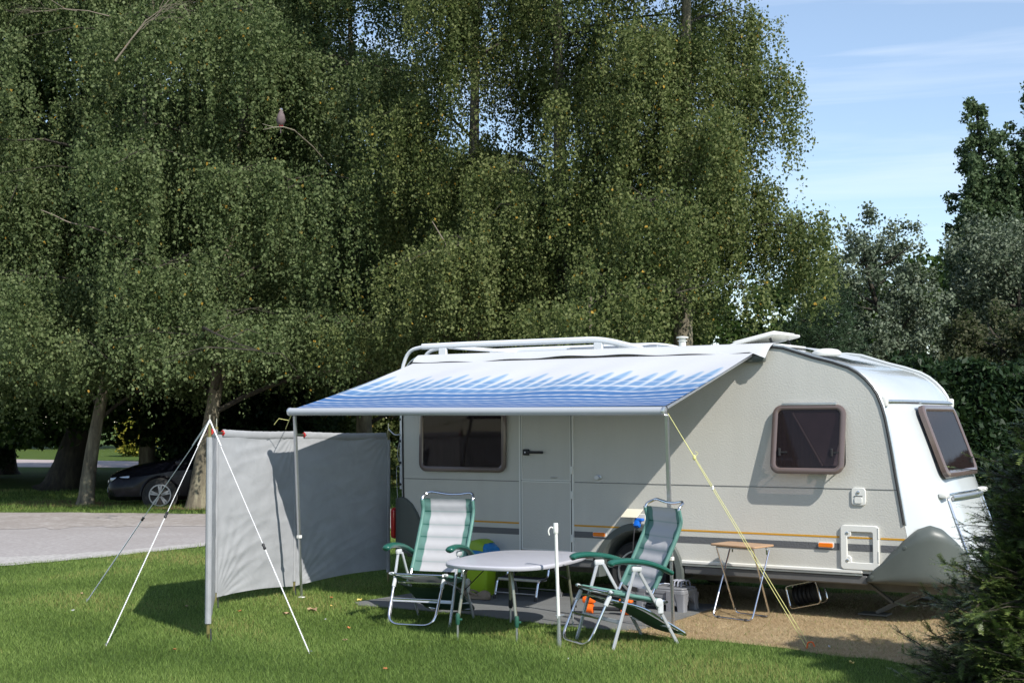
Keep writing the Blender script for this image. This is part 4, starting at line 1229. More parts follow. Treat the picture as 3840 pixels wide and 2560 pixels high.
for a, c_ in (((-0.42, 11.28, 0.36), (-0.16, 11.9, 0.57)), ((0.47, 11.98, 0.40), (0.2, 11.6, 0.57))):
    MB().tube([trel(*a), trel(*c_)], 0.004, 6).build('leg_stay', M_black, tb)
MB().tube([trel(-0.38, 11.35, 0.56), trel(-0.01, 11.20, 0.56)], 0.011, 8).tube([trel(-0.03, 12.18, 0.56), trel(0.46, 11.98, 0.56)], 0.011, 8).build('under_frame', M_tleg, tb)

# ------------------------------------------------------------------ white pole with hook
wp = empty('hooked_pole', (0.352, 10.91, 0), 0, 'slim white pole with a hook at its top standing in front of the table', 'pole')
MB().tube([(0, 0, 0.22), (-0.017, 0, 0.91)], 0.0135, 12).build('shaft', M_plast, wp)
MB().lathe([(0.018, 0), (0.020, 0.006), (0.020, 0.045), (0.019, 0.05), (0.019, 0.075), (0.017, 0.08)], (-0.018, 0, 0.872), 16).build('collar', M_plast, wp)
MB().tube(rounded([(-0.03, 0, 0.905), (-0.055, 0, 0.925), (-0.078, 0, 0.895), (-0.068, 0, 0.858)], 0.02, 4), 0.006, 8).build('hook', M_plast, wp)
MB().tube([(0.004, 0, 0.0), (0.004, 0, 0.24)], [0.020, 0.015], 10).build('ground_socket', M_alu, wp)
MB().tube([(-0.02, 0, 0.24), (0.045, 0, 0.245)], 0.006, 8).build('socket_clamp', M_alu, wp)

# ------------------------------------------------------------------ things by the caravan
def lw(u, w, z=0.0): return loc2w(u, w, z)
# ground mat
b = MB(); pts = wobble(MAT_UW, 0.012, 4, 0.2)
b.prism(pts, lambda a, c, d: loc2w(a, c, d) - lw(-7, -0.6), 0.006, 0.014)
gm = b.build('ground_mat', mat('grey_woven_mat', (0.135, 0.14, 0.14), 0.85, bump=0.6, bscale=350, vary=0.12, vscale=3), None, smooth=0)
gm.location = lw(-7, -0.6); tag(gm, 'dark grey ground mat lying under the awning beneath the table', 'mat')
# swing bin
bn = empty('waste_bin', lw(-7.83, -0.20), -TH, 'lime green bin with a blue and green swing lid against the caravan wall', 'bin')
M_lime = mat('lime_plastic', (0.30, 0.47, 0.02), 0.35); M_blue = mat('blue_plastic', (0.01, 0.20, 0.52), 0.35)
rows = []
for z, hx, hy in ((0.014, 0.105, 0.085), (0.02, 0.11, 0.09), (0.2, 0.122, 0.10), (0.40, 0.135, 0.11), (0.415, 0.138, 0.112)):
    rows.append([Vector((a, c, z)) for a, c in rrect(-hx, hx, -hy, hy, 0.035)])
b = MB(); n_ = len(rows[0]); b.add([p for r in rows for p in r], [(i * n_ + k_, i * n_ + (k_ + 1) % n_, (i + 1) * n_ + (k_ + 1) % n_, (i + 1) * n_ + k_) for i in range(4) for k_ in range(n_)] + [tuple(range(n_))])
b.build('bin_body', M_lime, bn)
b = MB(); rows = []
for i in range(13):
    t = i / 12; x = -0.15 + 0.30 * t
    hh = 0.035 + 0.105 * math.sin(PI * (0.06 + 0.88 * t)) ** 0.75
    rows.append([Vector((x, -0.118, 0.41)), Vector((x, -0.122, 0.425)), Vector((x * 0.97, -0.112, 0.425 + hh * 0.75)), Vector((x * 0.95, -0.085, 0.425 + hh * 0.97)), Vector((x * 0.95, 0, 0.425 + hh)), Vector((x * 0.95, 0.085, 0.425 + hh * 0.97)), Vector((x * 0.97, 0.112, 0.425 + hh * 0.75)), Vector((x, 0.122, 0.425)), Vector((x, 0.118, 0.41))])
b.grid(rows); b.add(rows[0], [tuple(range(9))]); b.add(rows[-1], [tuple(range(9))])
lid = b.build('lid', M_blue, bn, smooth=50)
b = MB(); r2 = []
for i in range(13):
    t = i / 12; x = -0.105 + 0.21 * t
    hh = 0.035 + 0.105 * math.sin(PI * (0.06 + 0.88 * (x + 0.15) / 0.30)) ** 0.75
    r2.append([Vector((x, -0.126 + 0.0, 0.425 + hh * 0.30)), Vector((x * 0.97, -0.118, 0.427 + hh * 0.75)), Vector((x * 0.95, -0.088, 0.429 + hh * 0.97)), Vector((x * 0.95, 0, 0.429 + hh)), Vector((x * 0.95, 0.09, 0.429 + hh * 0.97))])
b.grid(r2); b.build('lid_flap', mat('lime_flap', (0.27, 0.42, 0.03), 0.4), lid, smooth=50)
# clogs
def clog(loc, rz, label):
    c = empty('clog', loc, rz, label, 'shoe', 'taupe clogs by the bin')
    b = MB(); rows = []
    M_ = mat('taupe_foam', (0.22, 0.175, 0.125), 0.7)
    for i in range(15):
        t = i / 14; x = -0.13 + 0.26 * t
        hw_ = 0.042 * (1 - abs(2 * t - 1) ** 4) ** 0.5 * (0.85 + 0.25 * t) + 0.004
        top = 0.05 if t < 0.45 else 0.05 + 0.035 * math.sin(PI * (t - 0.45) / 0.6)
        rows.append([Vector((x, hw_ * math.cos(a), 0.0 + (top if math.sin(a) > 0 else 0.005) * abs(math.sin(a)) ** 0.6 * (1 if math.sin(a) > 0 else -0.3) + 0.005)) for a in [2 * PI * k_ / 14 for k_ in range(14)]])
    n_ = 14
    b.add([p for r in rows for p in r], [(i * n_ + k_, i * n_ + (k_ + 1) % n_, (i + 1) * n_ + (k_ + 1) % n_, (i + 1) * n_ + k_) for i in range(14) for k_ in range(n_)])
    b.build('clog_body', M_, c, smooth=60)
    b = MB(); b.tube(catmull([(0.01, -0.045, 0.04), (-0.08, -0.048, 0.075), (-0.135, 0, 0.08), (-0.08, 0.048, 0.075), (0.01, 0.045, 0.04)], 5), 0.007, 6, sq=(1.6, 0.6)); b.build('heel_strap', M_, c)
    b = MB(); b.prism([(0.075 * math.cos(a) - 0.055, 0.030 * math.sin(a)) for a in [2 * PI * k_ / 16 for k_ in range(16)]], lambda a, c_, d: Vector((a, c_, d)), 0.052, 0.056); b.build('opening', M_under, c)
    return c
clog(lw(-7.93, -0.50, 0.016), rad(-12), 'taupe clog in front of the green bin, the left one')
clog(lw(-7.66, -0.50, 0.016), rad(-25), 'taupe clog in front of the green bin, the right one beside the folding step')
# folding two-tread step
st = empty('folding_step', lw(-7.34, -0.25), -TH, 'aluminium folding step with two treads below the caravan door', 'step')
HW_ = 0.235
for s in (-1, 1):
    MB().tube(rounded([(s * HW_, -0.10, 0.0), (s * (HW_), -0.045, 0.19), (s * HW_, 0.13, 0.215), (s * HW_, 0.185, 0.40)], [0, 0.03, 0.03, 0], 5), 0.0115, 10).build('front_leg', M_chrome, st)
    MB().tube([(s * (HW_ + 0.01), 0.20, 0.40), (s * (HW_ + 0.02), 0.36, 0.0)], 0.011, 8).build('rear_leg', M_alu, st)
    for y, xx in ((-0.10, 0.0), (0.36, 0.02)):
        MB().lathe([(0.015, 0.012), (0.015, 0.05), (0.012, 0.055)], (s * (HW_ + xx), y, 0.0), 10).build('rubber_foot', M_black, st)
for z, y in ((0.20, 0.04), (0.385, 0.20)):
    MB().box((0, y, z), (2 * HW_, 0.17, 0.028), bev=0.006).build('tread', M_alu, st)
    MB().box((0, y, z + 0.0155), (2 * HW_ - 0.04, 0.15, 0.004)).build('tread_mat', M_black, st)
MB().tube([(-HW_, -0.085, 0.075), (HW_, -0.085, 0.075)], 0.006, 8).tube([(-HW_, 0.33, 0.075), (HW_, 0.33, 0.075)], 0.006, 8).build('brace', M_alu, st)
# grey plastic stool with things on it
sl = empty('step_stool', (1.42, 12.98, 0), -TH, 'grey plastic step stool on the grass between the awning leg and the caravan', 'stool')
M_sg = mat('silver_grey_plastic', (0.20, 0.205, 0.22), 0.38, vary=0.05)
b = MB()
b.prism(rrect(-0.235, 0.235, -0.145, 0.145, 0.035), lambda a, c, d: Vector((a, c, d)), 0.222, 0.205)
b.prism(rrect(-0.245, 0.245, -0.155, 0.155, 0.04), lambda a, c, d: Vector((a, c, d)), 0.205, 0.165)
b.build('top', M_sg, sl, bevel=0.006)
for sx in (-1, 1):
    for sy in (-1, 1):
        b = MB(); rows = []
        for z, o_, r_ in ((0.17, 0.0, 0.055), (0.10, 0.008, 0.042), (0.04, 0.014, 0.038), (0.0, 0.018, 0.038)):
            cx, cy = sx * (0.195 + o_), sy * (0.105 + o_)
            rows.append([Vector((cx + sx * a, cy + sy * c, z)) for a, c in rrect(-r_, r_, -r_, r_, 0.014)])
        n_ = len(rows[0]); b.add([p for r in rows for p in r], [(i * n_ + k_, i * n_ + (k_ + 1) % n_, (i + 1) * n_ + (k_ + 1) % n_, (i + 1) * n_ + k_) for i in range(3) for k_ in range(n_)] + [tuple(n_ * 3 + k_ for k_ in range(n_))])
        b.build('leg', M_sg, sl)
b = MB()
for sy in (-1, 1):
    ol = [(-0.20, 0.17), (-0.20, 0.06)] + [(-0.145 + 0.03 * 0, 0.06)] + [(-0.14 * math.cos(t), 0.07 + 0.06 * math.sin(t)) for t in [PI * i / 10 for i in range(11)]] + [(0.20, 0.06), (0.20, 0.17)]
    tri_sheet(b, ol, lambda a, c, d: Vector((a, d, c)), sy * 0.15)
for sx in (-1, 1):
    ol = [(-0.12, 0.17), (-0.12, 0.06)] + [(-0.065 * math.cos(t), 0.07 + 0.06 * math.sin(t)) for t in [PI * i / 8 for i in range(9)]] + [(0.12, 0.06), (0.12, 0.17)]
    tri_sheet(b, ol, lambda a, c, d: Vector((d, a, c)), sx * 0.238)
b.build('skirt', M_sg, sl, smooth=0)
MB().box((-0.10, -0.159, 0.183), (0.06, 0.003, 0.018)).build('sticker', M_plast, sl)
MB().box((0.10, -0.165, 0.10), (0.06, 0.012, 0.20), bev=0.005).build('rib', M_sg, sl)
bk = empty('carrier_rack', (1.50, 12.95, 0.222), -TH, 'grey wire and plastic holder lying on top of the grey stool', 'holder')
for k_ in range(4):
    MB().tube(rounded([(-0.02 + k_ * 0.035, -0.07, 0.008), (-0.02 + k_ * 0.035, -0.06, 0.055), (0.0 + k_ * 0.035, 0.06, 0.055), (0.0 + k_ * 0.035, 0.08, 0.008)], 0.03, 4), 0.007, 6).build('hoop', mat('grey_blue_plastic', (0.25, 0.26, 0.31), 0.4), bk)
MB().box((0.04, 0, 0.052), (0.15, 0.04, 0.008), bev=0.003).tube([(-0.17, -0.05, 0.008), (-0.10, 0.0, 0.02), (-0.02, -0.05, 0.01)], 0.004, 6).tube([(-0.2, 0.0, 0.008), (-0.10, -0.04, 0.025), (-0.02, 0.03, 0.01)], 0.004, 6).build('wire', M_chrome, bk)
# orange dumbbell like clamp on the mat
og = empty('orange_clamp', (0.78, 12.65, 0.016), rad(-20), 'orange plastic wheel clamp lying on the mat behind the side-on chair', 'clamp')
M_og = mat('bright_orange_plastic', (0.85, 0.14, 0.01), 0.35)
for i, (dx, dz) in enumerate([(-0.10, 0.045), (0.24, 0.045)]):
    MB().lathe([(0.02, -0.04), (0.045, -0.035), (0.048, 0.0), (0.045, 0.035), (0.02, 0.04)], (dx, 0, dz), 14, Euler((0, PI / 2, 0)).to_matrix()).build('orange_disc', M_og, og)
MB().box((-0.10, 0, 0.12), (0.12, 0.07, 0.06), bev=0.02, seg=2).box((0.24, 0.0, 0.12), (0.13, 0.07, 0.04), bev=0.015).build('orange_block', M_og, og)
MB().tube([(-0.10, 0, 0.045), (0.24, 0, 0.045)], 0.018, 10).build('dark_bar', M_black, og)
# mains plug and cable
pc = empty('power_cable', lw(-6.16, -0.03, 0.78), -TH, 'blue mains plug in the caravan inlet with its black cable hanging over the wheel arch', 'cable')
MB().box((0.02, -0.045, 0.0), (0.055, 0.06, 0.085), Euler((rad(-30), 0, 0)).to_matrix(), 0.012, 2).box((0.045, -0.04, 0.03), (0.07, 0.05, 0.03), None, 0.008).build('plug', mat('blue_plug', (0.005, 0.12, 0.55), 0.35), pc)
MB().tube(catmull([(0.005, -0.07, -0.04), (0.0, -0.085, -0.12), (-0.01, -0.09, -0.35), (0.03, -0.08, -0.6), (0.12, -0.05, -0.74), (0.4, 0.05, -0.775), (0.9, 0.25, -0.775)], 6), 0.0065, 8).build('cord', M_black, pc)
# brown folding table
bt = empty('folding_side_table', (2.04, 12.42, 0), 0, 'small brown topped folding table against the caravan, under the big propped window', 'side table')
def br(x, y, z): return Vector((x - 2.04, y - 12.42, z))
# corners of the top in the picture order: left, front right, right, back left
cA, cB, cC, cD = Vector((1.745, 12.50)), Vector((2.09, 12.13)), Vector((2.31, 12.38)), Vector((1.965, 12.74))
b = MB(); cen = (cA + cB + cC + cD) / 4
ol = [tuple(p) for p in rounded([(*cA, 0), (*cB, 0), (*cC, 0), (*cD, 0)], 0.04, 4, closed=True)]
b.prism([(p[0], p[1]) for p in ol], lambda a, c, d: br(a, c, d), 0.634, 0.650)
b.build('top', mat('brown_laminate', (0.42, 0.26, 0.15), 0.4, vary=0.08, vscale=14, coat=0.1), bt, bevel=0.004)
e1 = (cB - cA).normalized(); e2 = (cD - cA).normalized()
def tp(s, t, z): 
    p = cen + e1 * s + e2 * t; return br(p.x, p.y, z)
MB().tube(rounded([tp(-0.19, 0.12, 0.56), tp(-0.19, 0.115, 0.632), tp(0.19, 0.115, 0.632), tp(0.19, 0.12, 0.56)], 0.03, 4), 0.008, 8).build('top_bracket', M_chrome, bt)
MB().tube(rounded([tp(-0.20, -0.12, 0.62), tp(-0.19, 0.16, 0.014), tp(0.19, 0.16, 0.014), tp(0.20, -0.12, 0.62)], 0.05, 4), 0.0085, 8).build('leg_frame', M_chrome, bt)
MB().tube(rounded([tp(-0.215, 0.12, 0.60), tp(-0.215, -0.17, 0.014), tp(0.215, -0.17, 0.014), tp(0.215, 0.12, 0.60)], 0.05, 4), 0.0085, 8).build('leg_frame', M_chrome, bt)
MB().tube([tp(-0.20, -0.12, 0.622), tp(0.20, -0.12, 0.622)], 0.0085, 8).build('top_bar', M_chrome, bt)
for s in (-0.15, 0.15):
    MB().box(tp(s, -0.17, 0.016), (0.03, 0.03, 0.026), bev=0.006).build('foot_clip', M_black, bt)
# cable reel
rl = empty('cable_reel', (2.69, 12.80, 0), rad(-34), 'black cable wound on a drum inside a tilted silver tube frame under the caravan', 'cable reel')
ty = rad(14)
def rp_(x, y, z): return Vector((x * math.cos(ty) - z * math.sin(ty) * -1 * -1, y, 0)) * 0 + Vector((x * math.cos(ty) - z * math.sin(ty), y, x * math.sin(ty) + z * math.cos(ty) + 0.055))
fr_ = rounded([rp_(-0.15, 0, 0.01), rp_(0.15, 0, 0.01), rp_(0.15, 0, 0.215), rp_(-0.15, 0, 0.215)], 0.035, 5, closed=True)
MB().tube([p + Vector((0, -0.07, 0)) for p in fr_], 0.010, 8, closed=True).build('reel_frame', M_chrome, rl)
MB().tube([p + Vector((0, 0.09, 0)) for p in fr_], 0.010, 8, closed=True).build('reel_frame', M_chrome, rl)
b = MB(); pr = [(0.02, -0.115)] + [(0.075 + 0.012 * (i % 2) + 0.006 * math.sin(i * 1.7), -0.11 + 0.22 * i / 22) for i in range(23)] + [(0.02, 0.115)]
b.lathe(pr, rp_(0, 0.01, 0.112), 24, Euler((0, PI / 2 - ty, 0)).to_matrix()); b.build('cable_drum', M_black, rl)

# ------------------------------------------------------------------ fallen leaves
M_fl = mat('dry_tan_leaf', (0.42, 0.28, 0.17), 0.7, vary=0.2, vscale=30); M_fo = mat('orange_leaf', (0.40, 0.15, 0.05), 0.6, vary=0.2, vscale=30); M_fy = mat('yellow_leaf', (0.60, 0.45, 0.12), 0.6); M_ff = mat('white_feather', (0.7, 0.7, 0.72), 0.6)
LV = [((-1.83, 12.89), 0.075, M_fl, 'large curled tan leaf on the lawn, the biggest of the fallen leaves'), ((-2.03, 12.65), 0.055, M_fl, 'long tan leaf on the lawn beside the front white rope'),
      ((-2.49, 12.85), 0.028, M_fo, 'small orange leaf on the lawn right of the windbreak corner'), ((-1.79, 13.82), 0.028, M_fo, 'small orange leaf near the bottom edge of the shaded cloth'),
      ((-1.48, 13.60), 0.04, M_fy, 'pale yellow leaf at the left tip of the ground mat'), ((-1.71, 13.2), 0.028, M_fy, 'small yellow leaf between the awning leg and the mat'),
      ((-1.38, 11.8), 0.03, M_fo, 'small orange leaf left of the facing chair'), ((-1.33, 11.15), 0.03, M_fl, 'small tan leaf right of the rope end'), ((-2.56, 10.72), 0.03, M_fo, 'orange leaf on the open lawn in front of the windbreak'),
      ((-3.05, 13.2), 0.03, M_fl, 'brown leaf in the shadow of the windbreak'), ((-4.03, 12.93), 0.03, M_ff, 'white feather on the lawn, the nearer of two left of the windbreak shadow'), ((-4.35, 14.2), 0.03, M_fl, 'small tan leaf far left beyond the ropes'),
      ((2.42, 10.77), 0.035, M_ff, 'white feather right of the orange peg'), ((2.40, 10.05), 0.035, M_fy, 'pale leaf near the bottom edge by the dark bush'), ((0.4, 10.25), 0.022, M_ff, 'white scrap in the grass in front of the chairs'),
      ((-1.63, 12.3), 0.028, M_ff, 'white feather on the lawn beyond the largest leaf'), ((-0.9, 9.9), 0.022, M_fo, 'brown leaf at the bottom edge of the lawn')]
rl_ = random.Random(11)
for i, ((x, y), s_, m_, lb) in enumerate(LV):
    b = MB(); n_ = 14; pts = []
    for k_ in range(n_):
        a = 2 * PI * k_ / n_
        r_ = 0.8 * s_ * (0.55 + 0.45 * abs(math.cos(a * 2.5)) ** 0.7) * (1.0 if m_ is not M_ff else (1.0 if k_ in (0, 7) else 0.35))
        pts.append(Vector((r_ * math.cos(a), r_ * math.sin(a) * 0.75, 0.022 + 0.35 * s_ * abs(math.sin(a * 1.5 + i)))))
    vs = [Vector((0, 0, 0.018))] + pts
    b.add(vs, [(0, 1 + k_, 1 + (k_ + 1) % n_) for k_ in range(n_)])
    o = b.build('feather' if m_ is M_ff else 'fallen_leaf', m_, None, smooth=0)
    o.location = (x, y, 0); o.rotation_euler = (rl_.uniform(-.2, .5), rl_.uniform(-.3, .3), rl_.uniform(0, 6))
    tag(o, lb, 'feather' if m_ is M_ff else 'leaf', 'feathers on the lawn' if m_ is M_ff else 'fallen leaves on the lawn')

# ------------------------------------------------------------------ black car under the trees
car = empty('parked_car', (-6.42, 30.0, -0.09), rad(180 + 14), 'black car parked under the birch trees behind the road, half hidden by a trunk', 'car')
M_cp = mat('black_car_paint', (0.005, 0.005, 0.008), 0.2, coat=0.0, spec=0.2)
M_glass = mat('dark_car_glass', (0.01, 0.012, 0.014), 0.05)
ST = [(2.12, 0.60, 0.30, 0.55, 0.60), (2.08, 0.72, 0.24, 0.62, 0.70), (1.95, 0.82, 0.22, 0.68, 0.78), (1.6, 0.88, 0.22, 0.74, 0.90), (1.2, 0.89, 0.22, 0.80, 0.97), (0.85, 0.90, 0.22, 0.86, 1.02),
      (0.3, 0.90, 0.22, 0.90, 1.30), (-0.1, 0.90, 0.22, 0.92, 1.46), (-0.7, 0.90, 0.22, 0.93, 1.51), (-1.3, 0.90, 0.22, 0.95, 1.47), (-1.75, 0.88, 0.24, 0.97, 1.32), (-2.05, 0.84, 0.30, 0.98, 1.06), (-2.12, 0.78, 0.40, 0.9, 0.98)]
b = MB(); rows = []
for (x, hw_, zb, zs, zt) in ST:
    gl = zt - zs > 0.15
    hr = hw_ * (0.70 if zt > 1.2 else 0.84)
    half = [(hw_ * 0.85, zb), (hw_, zb + 0.08), (hw_ * 1.01, (zb + zs) / 2), (hw_ * 0.99, zs - 0.05), (hw_ * 0.93, zs), (hr, zt - 0.05), (hr * 0.85, zt - 0.01), (hr * 0.4, zt + 0.01)]
    rows.append([Vector((x, y, z)) for y, z in half] + [Vector((x, -y, z)) for y, z in half[::-1]])
b.grid(rows); b.add(rows[0], [tuple(range(16))]); b.add(rows[-1], [tuple(range(16))])
b.build('body', M_cp, car, smooth=40)
for s in (-1, 1):
    b = MB()
    b.add([Vector((x, s * y, z)) for x, y, z in [(0.62, 0.853, 0.95), (-1.55, 0.845, 1.02), (-1.45, 0.71, 1.33), (-0.7, 0.668, 1.44), (-0.1, 0.672, 1.40), (0.15, 0.70, 1.28)]], [(0, 1, 2, 3, 4, 5)])
    b.build('side_window', M_glass, car, smooth=0)
    for x in (1.08, -1.50):
        R = Euler((PI / 2, 0, 0)).to_matrix()
        tw = MB().lathe([(0.20, -0.10), (0.31, -0.10), (0.325, -0.06), (0.325, 0.06), (0.31, 0.10), (0.20, 0.10)], (x, s * 0.83, 0.325), 32, R, caps=False).build('wheel', M_tyre, car)
        rm = MB().lathe([(0.20, -0.03), (0.225, -0.03), (0.225, 0.03), (0.20, 0.03)], (x, s * 0.93, 0.325), 32, R, caps=False)
        for k_ in range(5):
            a = 2 * PI * k_ / 5 + 0.3
            for da in (-0.14, 0.14):
                rm.bar((x + 0.03 * math.cos(a), s * 0.94, 0.325 + 0.03 * math.sin(a)), (x + 0.21 * math.cos(a + da), s * 0.94, 0.325 + 0.21 * math.sin(a + da)), 0.035, 0.02, side=(-math.sin(a), 0, math.cos(a)))
        rm.build('wheel_rim', mat('alloy_rim', (0.32, 0.33, 0.35), 0.3, metal=0.8), tw)
        b = MB(); P_ = [Vector((x + 0.38 * math.cos(t), s * 0.905, 0.325 + 0.38 * math.sin(t))) for t in [PI * i / 16 for i in range(17)]]
        b.tube(P_, 0.03, 6); b.build('wheel_arch', M_cp, car)
        b = MB(); b.lathe([(0.36, -0.02), (0.36, 0.0)], (x, s * 0.898, 0.325), 28, R); b.build('wheel_well', M_under, car)
    b = MB(); b.box((1.86, s * 0.70, 0.66), (0.42, 0.16, 0.10), Euler((0, 0.12, s * -0.35)).to_matrix(), 0.03, 2); b.build('headlight', mat('clear_headlight', (0.35, 0.38, 0.42), 0.06, metal=0.5), car)
    MB().box((0.72, s * 1.0, 0.98), (0.12, 0.18, 0.12), bev=0.03, seg=2).build('wing_mirror', M_cp, car)
MB().box((2.13, 0, 0.42), (0.02, 0.50, 0.11)).build('number_plate', mat('grey_plate', (0.45, 0.47, 0.5), 0.4), car)
MB().box((2.11, 0, 0.60), (0.03, 0.9, 0.07), bev=0.01).build('grille', M_alu, car)

# ------------------------------------------------------------------ trees
def bark_mat(name, a, b_, c_, sc=9, zs=0.25):
    k = NT(name)
    co = k.n('ShaderNodeTexCoord'); m = k.n('ShaderNodeMapping'); m.inputs['Scale'].default_value = (1, 1, zs)
    k.l(co.outputs['Object'], m.inputs['Vector'])
    z = k.n('ShaderNodeTexNoise', {'Scale': sc, 'Detail': 7, 'Roughness': 0.7})
    k.l(m.outputs['Vector'], z.inputs['Vector'])
    cr = k.n('ShaderNodeValToRGB'); e = cr.color_ramp.elements
    e[0].position = 0.32; e[0].color = c4(a); e[1].position = 0.52; e[1].color = c4(b_); x = e.new(0.68); x.color = c4(c_)
    k.l(z.outputs['Fac'], cr.inputs['Fac']); k.l(cr.outputs['Color'], k.b.inputs['Base Color'])
    k.b.inputs['Roughness'].default_value = 0.85
    bu = k.n('ShaderNodeBump', {'Strength': 0.8, 'Distance': 0.03}); k.l(z.outputs['Fac'], bu.inputs['Height']); k.l(bu.outputs['Normal'], k.b.inputs['Normal'])
    return k.m
M_bark = bark_mat('birch_bark', (0.05, 0.042, 0.03), (0.15, 0.13, 0.09), (0.27, 0.25, 0.17), 7)
M_barkd = bark_mat('dark_bark', (0.012, 0.010, 0.007), (0.035, 0.029, 0.02), (0.07, 0.06, 0.035), 8)
M_birch = leaf_mat('birch_leaves', (0.056, 0.084, 0.030), (0.116, 0.156, 0.060), (0.170, 0.208, 0.092), (0.40, 0.25, 0.04), 0.9955)
M_birch2 = leaf_mat('birch_leaves_olive', (0.058, 0.082, 0.024), (0.134, 0.164, 0.054), (0.188, 0.212, 0.082), (0.45, 0.28, 0.04), 0.993)
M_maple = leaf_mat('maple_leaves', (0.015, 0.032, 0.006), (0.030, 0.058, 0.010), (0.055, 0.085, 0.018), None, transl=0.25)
M_grey = leaf_mat('silver_leaves', (0.055, 0.076, 0.046), (0.11, 0.14, 0.09), (0.19, 0.22, 0.16), None, transl=0.15)
M_popl = leaf_mat('poplar_leaves', (0.036, 0.062, 0.028), (0.072, 0.112, 0.050), (0.12, 0.16, 0.08), None, transl=0.25)
M_pine = leaf_mat('pine_needles', (0.012, 0.028, 0.012), (0.022, 0.045, 0.018), (0.04, 0.07, 0.03), None, transl=0.0)
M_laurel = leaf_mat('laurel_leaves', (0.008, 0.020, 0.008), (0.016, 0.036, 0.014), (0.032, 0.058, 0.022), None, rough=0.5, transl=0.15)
M_yellow = leaf_mat('yellow_leaves', (0.12, 0.16, 0.02), (0.30, 0.28, 0.04), (0.50, 0.42, 0.08), None)
M_brownish = leaf_mat('brownish_leaves', (0.035, 0.045, 0.022), (0.075, 0.082, 0.042), (0.13, 0.13, 0.075), None)

